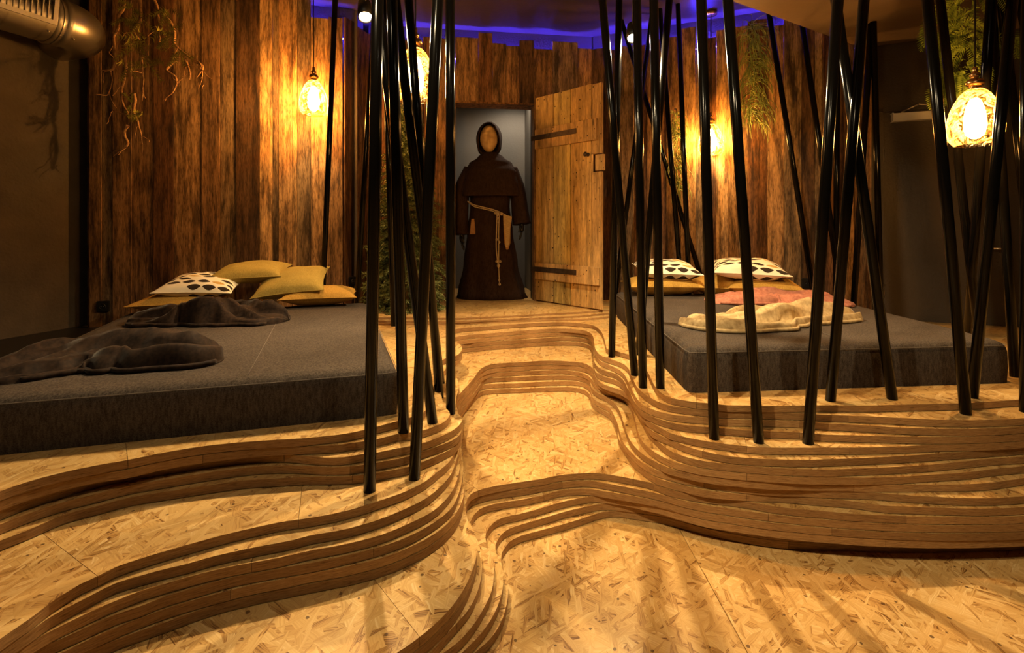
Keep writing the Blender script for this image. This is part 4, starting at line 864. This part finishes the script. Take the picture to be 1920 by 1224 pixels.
MB().tube([(*(ED * .16 + en * .03), zc_ - ZP), (*(ED * .16 + en * .03), zc_ - ZP + .018)], .012, 12).build('closer_spindle', M['chrome'], dr, True)
MB().tube([(*(ED * .16 + en * .03), zc_ - ZP + .015), (*(ED * .25 + en * .10), zc_ - ZP + .055)], .007, 8).build('closer_arm', M['chrome'], dr, True)
MB().tube([(*(ED * .25 + en * .10), zc_ - ZP + .055), (*(ED * .42 + en * .02), zc_ - ZP + .045)], .006, 8).build('closer_arm', M['chrome'], dr, True)
MB().box((-.015, -.004, -.02), (.015, .006, .02), Matrix.Translation((*(ED * .44 + en * .012), zc_ - ZP + .045))).build('closer_bracket', M['chrome'], dr)
hp = wy(1823, 452, 3.86)
MB().tube([(*(ED * (LEN - .12) + en * -.006), .62), (*(ED * (LEN - .12) + en * .05), .62), (*(ED * (LEN - .22) + en * .05), .62)], .009, 10).build('door_handle', M['chrome'], dr, True)
MB().box((-.018, -.003, -.07), (.018, .003, .07), Matrix.Translation((*(ED * (LEN - .12) + en * -.002), .6)) @ Matrix.Rotation(math.atan2(ED.y, ED.x), 4, 'Z')).build('handle_plate', M['chrome'], dr)

# ------------------------------------------------------------------ monk figure in the doorway
MX, MY = (921 - CX) / F * 5.17, 5.17
mk = empty('monk_figure', (MX, MY, DZ)); tag(mk, 'life-size figure in a dark brown hooded habit standing in the doorway', 'figure')
def loft(secs, n=64, fold=None, cap=True):
    mb = MB(); v, f = [], []
    for i, (z, cx, cy, rx, ry, am) in enumerate(secs):
        for j in range(n):
            a = 2 * PI * j / n
            k = 1 + am * (math.sin(7 * a + .6 * math.sin(3 * z)) * .55 + math.sin(11 * a + 1.3 + z) * .35 + .4 * noise.noise(Vector((math.cos(a) * 2, math.sin(a) * 2, z * 2))))
            v.append((cx + rx * k * math.cos(a), cy + ry * k * math.sin(a), z))
    for i in range(len(secs) - 1):
        for j in range(n): f.append((i * n + j, i * n + (j + 1) % n, (i + 1) * n + (j + 1) % n, (i + 1) * n + j))
    if cap: f += [tuple(reversed(range(n))), tuple(range((len(secs) - 1) * n, len(secs) * n))]
    return mb.add(v, f)
def smoothsec(keys, n=26):
    out = []; P = [Vector(k[:3]).to_tuple() + tuple(k[3:]) for k in keys]
    for i in range(n + 1):
        z = keys[0][0] + (keys[-1][0] - keys[0][0]) * i / n
        for a, b in zip(keys, keys[1:]):
            if min(a[0], b[0]) - 1e-9 <= z <= max(a[0], b[0]) + 1e-9:
                t = (z - a[0]) / (b[0] - a[0]); t = t * t * (3 - 2 * t); out.append((z,) + tuple(x + (y - x) * t for x, y in zip(a[1:], b[1:]))); break
    return out
loft(smoothsec([(0, .01, 0, .365, .19, .05), (.05, .0, 0, .34, .185, .06), (.35, -.01, 0, .275, .17, .06), (.7, -.015, 0, .235, .155, .045), (.95, -.015, 0, .205, .14, .02), (1.2, -.01, 0, .22, .14, .02), (1.38, 0, .01, .19, .12, .01), (1.47, 0, .01, .08, .08, 0)])).build('habit', M['habit'], mk, True)
loft(smoothsec([(1.055, .0, -.005, .325, .215, .035), (1.07, .0, -.005, .33, .22, .035), (1.15, .0, 0, .318, .205, .03), (1.3, -.005, 0, .29, .18, .02), (1.40, -.005, .005, .225, .145, .012), (1.46, -.005, .01, .14, .115, .01), (1.51, -.01, .01, .085, .085, 0)]), 64, cap=False).build('shoulder_cape', M['habit'], mk, True)
def limb(pts, rs, name, mat):
    P = cr(pts, .02); n = len(P); tab = np.interp(np.linspace(0, 1, n), np.linspace(0, 1, len(rs)), rs)
    return MB().tube(P, [float(q) for q in tab], 20).build(name, mat, mk, True)
limb([(.20, .0, 1.34), (.27, -.01, 1.12), (.30, -.04, .90), (.315, -.06, .77)], [.075, .085, .085, .095], 'sleeve', M['habit'])
limb([(-.21, .0, 1.34), (-.30, -.01, 1.12), (-.31, -.03, .85), (-.30, -.05, .66)], [.075, .085, .075, .075], 'sleeve', M['habit'])
# glove hands showing below the sleeves
def hand(o, s):
    mb = MB()
    mb.ball(Vector(o) + Vector((0, 0, -.05)), (.028, .042, .06), 12, 8)
    for i, (ln_, off) in enumerate(((.075, -.030), (.085, -.010), (.08, .010), (.062, .029))):
        b = Vector(o) + Vector((0, off, -.095)); mb.tube([b, b + Vector((s * .006, -.004, -ln_ * .5)), b + Vector((s * .022, -.008, -ln_))], [.0095, .009, .0075], 8)
    b = Vector(o) + Vector((0, -.04, -.04)); mb.tube([b, b + Vector((s * .02, -.02, -.035)), b + Vector((s * .03, -.022, -.065))], [.011, .010, .008], 8)
    return mb.build('gloved_hand', M['black'], mk, True)
hand((-.30, -.055, .68), 1); hand((.316, -.07, .79), -1)
# head: carved wooden face
hc = Vector((-.022, -.03, 1.648)); v, f = [], []; NA, NB = 48, 40
for i in range(NB + 1):
    ph = PI * (i + .01) / (NB + .02)
    for j in range(NA):
        th = 2 * PI * j / NA; x = math.sin(ph) * math.cos(th); y = math.sin(ph) * math.sin(th); z = math.cos(ph)
        rx, ry, rz = .092, .105, .142
        if z < 0: rx *= 1 - .28 * z * z; 
        p = Vector((x * rx, y * ry, z * rz))
        if y < 0:
            g = lambda cx, cz, sx, sz: math.exp(-((p.x - cx) / sx) ** 2 - ((p.z - cz) / sz) ** 2)
            d = .030 * g(0, -.012, .012, .030) + .016 * g(0, .022, .009, .026) + .007 * g(0, .048, .055, .012) - .013 * g(.031, .018, .018, .013) - .013 * g(-.031, .018, .018, .013)
            d += .005 * g(.031, .016, .010, .006) + .005 * g(-.031, .016, .010, .006) + .009 * g(0, -.052, .030, .006) - .004 * g(0, -.060, .022, .003) + .010 * g(0, -.068, .020, .005) + .020 * g(0, -.105, .038, .030)
            d += .002 * math.sin(p.x * 420) * g(0, -.10, .06, .035) + .006 * g(.042, -.02, .02, .025) + .006 * g(-.042, -.02, .02, .025)
            p.y -= 1.5 * d * min(1, -y * 2)
        v.append(hc + p)
for i in range(NB):
    for j in range(NA): f.append((i * NA + j, (i + 1) * NA + j, (i + 1) * NA + (j + 1) % NA, i * NA + (j + 1) % NA))
mesh('head', v, f, M['carved'], mk, True)
# hood: cloth shell with a pointed oval opening
v, f = [], []; NR, NS = 16, 56
for s_, sc in ((0, 1.0), (1, .90)):
    for i in range(NR + 1):
        t = i / NR
        for j in range(NS):
            a = 2 * PI * j / NS
            ox, oz = math.cos(a), math.sin(a)
            # opening rim (front) -> back of the head
            rim = Vector((ox * .112 * (1 - .12 * oz), -.075 + .03 * (1 - oz) * .3 - .02 * oz, oz * .172 - .010 + (.0)))
            full = Vector((ox * .135, .035, oz * .185))
            back_ = Vector((ox * .05, .16, oz * .07 + .02))
            if t < .5: q = rim.lerp(full, math.sin(t * PI)); 
            else: q = full.lerp(back_, 1 - math.cos((t - .5) * PI))
            if oz < -.3: q.x *= 1 + .35 * (-oz - .3); q.z *= 1.03
            q = Vector((q.x * sc, q.y * (sc if t > .1 else 1), q.z * (sc if t > .1 else .95)))
            q += Vector((1, 0, 1)) * (.006 * noise.noise(Vector((ox * 3, oz * 3, t * 4))))
            v.append(hc + q + Vector((0, .01, .005)))
n1 = (NR + 1) * NS
for s_ in range(2):
    for i in range(NR):
        for j in range(NS):
            q = [s_ * n1 + i * NS + j, s_ * n1 + i * NS + (j + 1) % NS, s_ * n1 + (i + 1) * NS + (j + 1) % NS, s_ * n1 + (i + 1) * NS + j]
            f.append(tuple(q if s_ == 0 else reversed(q)))
for j in range(NS): f.append((j, n1 + j, n1 + (j + 1) % NS, (j + 1) % NS))
f.append(tuple(NR * NS + j for j in range(NS))); f.append(tuple(n1 + NR * NS + j for j in reversed(range(NS))))
mesh('hood', v, f, M['habit'], mk, True)
def fig(px, py, off=0): p = wy(px, py, 5.0 + off); return Vector((p.x - MX, p.y - MY, p.z - DZ))
# rope belt and its knotted ends
bp = [fig(877, 378, .08), fig(889, 387, .03), fig(905, 391, .005), fig(925, 396, .0), fig(940, 402, .0), fig(948, 404, .03)]
MB().tube(cr(bp, .01), .006, 8).tube(cr([p + Vector((0, -.004, .016 if 0 < i < 5 else .004)) for i, p in enumerate(bp)], .01), .006, 8).build('rope_belt', M['rope'], mk, True)
for dx in (-.5, 3.5):
    pts = [fig(932.5 + dx, 402, -.012), fig(931.5 + dx, 430, -.012), fig(931 + dx * 1.1, 465, -.012), fig(933.5 + dx * .4, 494, -.012)]
    MB().tube(cr(pts, .02), .0062, 8).build('rope_end', M['rope'], mk, True)
MB().tube(cr([fig(934.5, 494, -.012), fig(935.5, 515, -.012), fig(936.5, 532, -.012)], .02), .0065, 8).build('rope_end', M['rope'], mk, True)
kn = MB()
for x, y, r in ((929, 399, .017), (933, 401, .02), (940, 401, .016), (933, 409, .013), (935, 416, .011), (931, 449, .013), (936, 454, .013), (931, 490, .013), (938, 490, .013), (934.5, 498, .018), (936, 525, .012), (936.5, 533, .014)): kn.ball(fig(x, y, -.012), (r, r * .8, r * 1.1), 10, 6)
kn.build('rope_knots', M['rope'], mk, True)
# woven sheath with leather edge at the belt, small wooden tag
v0 = []
def flat(name, pts, th, mat, off):
    P = [fig(x, y, off) for x, y in pts]; Q = [p + Vector((0, th, 0)) for p in P]; n = len(P)
    return mesh(name, P + Q, [tuple(range(n)), tuple(reversed(range(n, 2 * n)))] + [(i, n + i, n + (i + 1) % n, (i + 1) % n) for i in range(n)], mat, mk)
flat('sheath_back', [(943, 402), (960, 408), (957, 428), (957, 455), (953, 468), (949, 468), (945, 455), (944, 428)], .03, M['leather'], -.012)
flat('sheath', [(945, 402), (960, 406), (957, 420), (956, 440), (955, 456), (951, 465), (948, 462), (946, 440), (945, 420)], .03, M['basket'], -.022)
flat('wooden_tag', [(884, 410), (889, 410), (891, 428), (891, 439), (881, 439), (882, 428)], .02, M['leather'], .0)
# niche lamp above the doorway, inside
nl = empty('niche_lamp', (.14, 5.55, 2.995)); tag(nl, 'small recessed lamp in the ceiling behind the doorway', 'lamp')
MB().lathe([(.05, 0), (.05, -.012), (.04, -.012)], 20).build('rim', M['chrome'], nl, True)
MB().lathe([(.001, -.006), (.039, -.006)], 20, cap=False).build('lens', simple('lit_niche_lens', (1, 1, 1), .4, emit=(1, .82, .6), es=20), nl)
l = bpy.data.lights.new('niche_light', 'SPOT'); l.energy = 75; l.color = (1, .83, .62); l.spot_size = math.radians(150); l.spot_blend = .6; l.shadow_soft_size = .05
lo = bpy.data.objects.new('niche_light', l); link(lo, nl); lo.location = (0, 0, -.02)
# ------------------------------------------------------------------ ventilation duct
ax = Vector((.3376, 1, 0)).normalized(); pe = wy(98, 38, 3.45); r = .163; side = Vector((-ax.y, ax.x, 0))
vd = empty('ventilation_duct', (pe.x, pe.y, pe.z)); tag(vd, 'galvanised round ventilation duct with a grille in the upper left corner', 'duct')
MB().tube([-ax * 1.6, -ax * .02], r, 40, False).build('pipe', M['duct'], vd, True)
for s in (-.10, -.30, -.55): MB().tube([-ax * (-s) - ax * .006, -ax * (-s) + ax * .006], r + .002, 40, False).build('pipe_bead', M['duct'], vd, True)
MB().tube([-ax * .05, -ax * .03, -ax * .02, ax * .005, ax * .01, ax * .05], [r + .002, r + .012, r + .006, r + .006, r + .014, r + .004], 40, False).build('collar', M['duct'], vd, True)
MB().tube([-ax * .028, -ax * .022], r + .0125, 40, False).build('rubber_gasket', M['rubber'], vd, True)
el = [ax * .04]; R_ = .20
for i in range(1, 13):
    a = PI / 2 * i / 12; el.append(ax * (.04 + R_ * math.sin(a)) + side * R_ * (1 - math.cos(a)))
el.append(el[-1] + side * .3)
MB().tube(el, r, 40, False).build('elbow', M['duct'], vd, True)
# grille on the room side of the pipe
gn = (-side * .82 + Vector((0, 0, -.1)) + Vector((0, 0, .0))).normalized(); gn = (Vector((ax.y, -ax.x, 0)) * .97 + Vector((0, 0, -.15))).normalized(); gu = ax; gw = gn.cross(gu).normalized()
if gw.z < 0: gw = -gw
def gb(name, u0, u1, w0, w1, n0, n1, mat):
    m = Matrix(((gu.x, gw.x, gn.x, 0), (gu.y, gw.y, gn.y, 0), (gu.z, gw.z, gn.z, 0), (0, 0, 0, 1)))
    return MB().box((u0, w0, n0), (u1, w1, n1), m).build(name, mat, vd)
gb('grille_back', -.75, -.09, -.03, .13, r * .86, r * .90, M['black'])
gb('grille_frame', -.77, -.06, -.055, -.025, r * .86, r + .012, M['duct']); gb('grille_frame', -.77, -.06, .125, .15, r * .70, r + .006, M['duct']); gb('grille_frame', -.085, -.06, -.025, .125, r * .8, r + .010, M['duct'])
for i in range(22): gb('grille_slat', -.115 - i * .03, -.109 - i * .03, -.025, .125, r * .88, r + .006, M['duct'])
for s in (-.085, -.02, .06):
    MB().ball(ax * s + (gn * .75 + Vector((0, 0, -.66))).normalized() * (r + .008), .007, 8, 5).build('screw', M['chrome'], vd, True)

# ------------------------------------------------------------------ power sockets
def socket(px, py, p, d, label):
    q = on_line(px, p, d); n = nrm(d); z = HC - (py - HY) / F * q.y; q = q + n * .034
    t = empty('power_socket', (q.x, q.y, z)); tag(t, label, 'socket', 'black power sockets'); rot = Matrix.Rotation(math.atan2(d.y, d.x), 4, 'Z')
    bm = bmesh.new(); bmesh.ops.create_cube(bm, size=1)
    for v in bm.verts: v.co = rot @ Vector((v.co.x * .085, v.co.y * .03 + .008, v.co.z * .085))
    bmesh.ops.bevel(bm, geom=bm.edges[:], offset=.005, segments=2, affect='EDGES'); from_bm('cover_plate', bm, M['black'], t)
    MB().lathe([(.022, -.001), (.022, .004), (.019, .004), (.019, -.001)], 20, rot @ Matrix.Translation((0, -.008, 0)) @ Matrix.Rotation(PI / 2, 4, 'X'), cap=False).build('socket_ring', M['rubber'], t, True)
    for s in (-.009, .009): MB().ball(rot @ Vector((s, -.009, 0)), .003, 6, 4).build('contact', M['chrome'], t, True)
socket(197, 573, LP, LD, 'black power socket low on the left end of the plank wall')
socket(655, 527, tuple(cornerL), QD, 'black power socket by the wall corner right of the cushions')
socket(1512, 530, RP, RD, 'black power socket on the right plank wall behind the pink blanket')

# ------------------------------------------------------------------ hanging roots on the left wall
def root_plant(anchor, strands, label):
    t = empty('hanging_root', anchor); tag(t, label, 'hanging plant', 'twisted roots on the left wall')
    rnd = random.Random(int(anchor[0] * 1000)); A = Vector(anchor); sprigs = MB(); mb = MB()
    for pts in strands:
        P = [wy(x, y, Y) - A for x, y, Y in pts]
        P = cr(P, .05); Q = [p + Vector((noise.noise(p * 14) * .018, noise.noise(p * 14 + Vector((5, 0, 0))) * .018, noise.noise(p * 9) * .01)) for p in P]
        Q = cr(Q, .02); n = len(Q)
        mb.tube(Q, [max(.0035, .0125 * (1 - i / n) ** .6) for i in range(n)], 6)
        for _ in range(max(2, n // 7)):
            i = rnd.randrange(n // 3, n); q = Q[i]; d = Vector((rnd.uniform(-1, 1), rnd.uniform(-.7, .3), rnd.uniform(-1.2, .1))).normalized(); tw = [q]
            for s in range(6): d = (d + Vector((rnd.uniform(-.8, .8), rnd.uniform(-.5, .5), rnd.uniform(-.9, .4)))).normalized(); tw.append(tw[-1] + d * rnd.uniform(.012, .03))
            mb.tube(cr(tw, .012), .0028, 5)
    mb.build('twisted_roots', M['bark'], t, True)
    return t
def sprig_at(px, py, Y, t, A, size, seed):
    rnd = random.Random(seed); mb = MB(); c = wy(px, py, Y) - A
    for b in range(5):
        d = Vector((rnd.uniform(-1, 1), rnd.uniform(-.6, .1), rnd.uniform(-1, .6))).normalized(); p = c.copy(); st = [p]
        for s in range(7):
            d = (d + Vector((rnd.uniform(-.3, .3), 0, -.12))).normalized(); p = p + d * size / 7; st.append(p)
            for sg in (-1, 1):
                q = d.cross(Vector((0, 1, 0))).normalized() * sg
                e = p + (q * .8 + d * .6).normalized() * size * .3
                mb.add([p, p + d * .010, e], [(0, 1, 2)]); mb.add([p, e, p + Vector((0, .004, 0))], [(0, 1, 2)])
        mb.tube(st, .001, 4)
    return mb.build('green_sprig', M['sprig'], t)
a1 = tuple(wy(240, -8, 3.86)); a2 = tuple(wy(300, -8, 3.90))
r1 = root_plant(a1, [[(235, -8, 3.86), (222, 40, 3.85), (214, 75, 3.84), (216, 105, 3.84), (205, 130, 3.84), (212, 150, 3.84), (203, 172, 3.84)],
                     [(262, -8, 3.87), (264, 40, 3.86), (250, 50, 3.86), (262, 85, 3.86), (266, 120, 3.86), (270, 150, 3.87), (268, 190, 3.87)],
                     [(236, 100, 3.85), (234, 150, 3.85), (228, 185, 3.84), (242, 212, 3.84), (213, 208, 3.84)],
                     [(250, 175, 3.87), (252, 215, 3.87), (268, 250, 3.87), (266, 270, 3.87)], [(240, 235, 3.86), (232, 245, 3.86), (240, 268, 3.86), (228, 282, 3.85), (213, 283, 3.85)],
                     [(212, 110, 3.84), (208, 128, 3.83), (187, 134, 3.83)]], 'twisted brown root with green sprigs, leftmost on the plank wall')
r2 = root_plant(a2, [[(288, -8, 3.9), (296, 25, 3.9), (302, 55, 3.9), (300, 80, 3.9)], [(296, 20, 3.9), (320, 40, 3.9), (326, 80, 3.9), (345, 100, 3.91), (372, 118, 3.91), (380, 135, 3.9), (372, 165, 3.9)],
                     [(328, 110, 3.9), (312, 132, 3.9), (330, 145, 3.9), (326, 172, 3.9), (303, 188, 3.89)], [(345, 105, 3.91), (352, 125, 3.91), (358, 150, 3.91)], [(360, 112, 3.91), (378, 125, 3.91), (368, 146, 3.9)]],
                'twisted brown root spreading to the right across the pale plank')
for i, (x, y, s) in enumerate(((250, 15, .1), (270, 38, .13), (236, 35, .1), (248, 85, .16), (272, 78, .16), (232, 125, .14), (280, 125, .14), (265, 215, .08), (246, 195, .08))): sprig_at(x, y, 3.86, r1, Vector(a1), s, i)
for i, (x, y, s) in enumerate(((316, 18, .13), (318, 60, .14), (334, 95, .13), (312, 70, .1))): sprig_at(x, y, 3.88, r2, Vector(a2), s, 40 + i)

# ------------------------------------------------------------------ hanging grass and fern
def grass(px, py, Y, wd, hg, n, label, seed, mat='grass'):
    A = wy(px, py, Y); t = empty('hanging_grass', A); tag(t, label, 'hanging plant', 'hanging grass on the right wall'); rnd = random.Random(seed)
    MB().tube([(0, .05, .05), (0, 0, .04), (0, -.02, 0)], .004, 6).build('hook', M['iron'], t, True)
    mb = MB()
    for i in range(n):
        d = Vector((rnd.gauss(0, .9), -abs(rnd.gauss(0, .5)), rnd.uniform(-.7, .7))).normalized(); p = Vector((rnd.gauss(0, .012), rnd.gauss(-.02, .012), -rnd.random() ** 1.3 * hg * .72)); st = [p]
        ln_ = rnd.uniform(.25, .5) * hg * .55; k = 9
        for s in range(k):
            d = (d + Vector((rnd.gauss(0, .10) - p.x * .8 / wd * .25, rnd.gauss(0, .05), -.26))).normalized(); p = p + d * ln_ / k; p.x = max(-wd, min(wd, p.x)); p.y = min(.03, p.y); st.append(p.copy())
        mb.tube(st, [.0032, .0032, .003, .003, .0028, .0026, .0024, .0022, .0018, .001], 4, False)
    o = mb.build('grass_blades', M[mat], t, True); o['kind'] = 'stuff'
    return t
grass(1408, 48, 4.36, .24, 1.22, 230, 'long tuft of pale green grass hanging on the right plank wall', 4)
grass(1268, 212, 4.66, .11, 1.0, 150, 'short clump of hanging grass behind the poles, left of the right wall lamp', 9)
def fern(px, py, Y, n, label):
    A = wy(px, py, Y); A.z = ZS; t = empty('hanging_fern', A); tag(t, label, 'hanging plant'); rnd = random.Random(12)
    bm = MB().lathe([(.05, 0), (.09, -.02), (.10, -.06), (.06, -.10)], 20); bm.build('hanging_basket', M['basket'], t, True)
    for i in range(n):
        an = rnd.uniform(0, 2 * PI); d = Vector((math.cos(an), math.sin(an) * .8, rnd.uniform(.0, .9))).normalized(); p = Vector((rnd.gauss(0, .035), rnd.gauss(0, .03), -.04 - rnd.random() ** .8 * .62)); ln_ = rnd.uniform(.2, .34); k = 22; mb = MB(); st = [p]
        for s in range(k):
            d = (d + Vector((rnd.gauss(0, .05), rnd.gauss(0, .05), -.17))).normalized(); p = p + d * ln_ / k; st.append(p)
            sd_ = d.cross(Vector((0, 1, .1))).normalized(); lw = .05 * math.sin(PI * (s + 2) / (k + 3)) ** .8
            for sg in (-1, 1):
                e = p + (sd_ * sg + d * .55).normalized() * lw + Vector((0, 0, -.006)); dr_ = e - p; nn = dr_.cross(Vector((0, 1, .2))).normalized() * .0042
                mb.add([p, p + dr_ * .45 + nn, e, p + dr_ * .45 - nn], [(0, 1, 2, 3)])
        mb.tube(st, .0014, 4, False)
        mb.build('fern_frond', M['fern'], t)
    return t
fern(1812, 0, 3.0, 46, 'feathery green fern hanging behind the large pendant lamp')

# ------------------------------------------------------------------ slim fir tree left of the doorway
X, Y = wz(758, 591, ZP); Y += .0
ft = empty('fir_tree', (X, Y + .02, ZP)); tag(ft, 'slim artificial fir tree standing left of the doorway behind the poles', 'tree')
MB().tube([(0, 0, 0), (.01, 0, 1.0), (.05, 0, 2.0)], [.035, .028, .006], 10).build('trunk', M['bark'], ft, True)
for a in range(4): MB().tube([(0, 0, .05), (.16 * math.cos(a * PI / 2 + .6), .16 * math.sin(a * PI / 2 + .6), .02)], .018, 8).build('stand_foot', M['carved'], ft, True)
rnd = random.Random(5); lay = 20
for q in range(lay):
    z = .10 + 1.80 * (q + .5) / lay; R0 = .37 * (1 - (q / lay) ** 1.3 * .85); mb = MB()
    nb = int(30 - 14 * q / lay)
    for b in range(nb):
        a = 2 * PI * (b + rnd.random()) / nb; out_ = Vector((math.cos(a), math.sin(a) * .75, 0)); zz = z + rnd.uniform(-.05, .05); Rb = R0 * rnd.uniform(.7, 1.05)
        base = Vector((.02 * q / lay, 0, zz)); 
        for sp_ in range(6):
            s0 = base + out_ * Rb * (.35 + .12 * sp_) + Vector((0, 0, -.03 * sp_)) ; d = (out_ * .75 + Vector((rnd.uniform(-.6, .6), rnd.uniform(-.6, .6), rnd.uniform(-.9, .05)))).normalized(); ln_ = rnd.uniform(.07, .12)
            u = d.orthogonal().normalized(); w_ = d.cross(u)
            for k in range(16):
                c = s0 + d * ln_ * k / 16; an = k * 2.4; nd_ = (d * .75 + (u * math.cos(an) + w_ * math.sin(an)) * .8).normalized(); tn = nd_.cross(d).normalized() * .0062
                tip = c + nd_ * .034
                mb.add([c - tn, c + tn, tip], [(0, 1, 2)])
    o = mb.build('branch_whorl', M['fir'], ft)
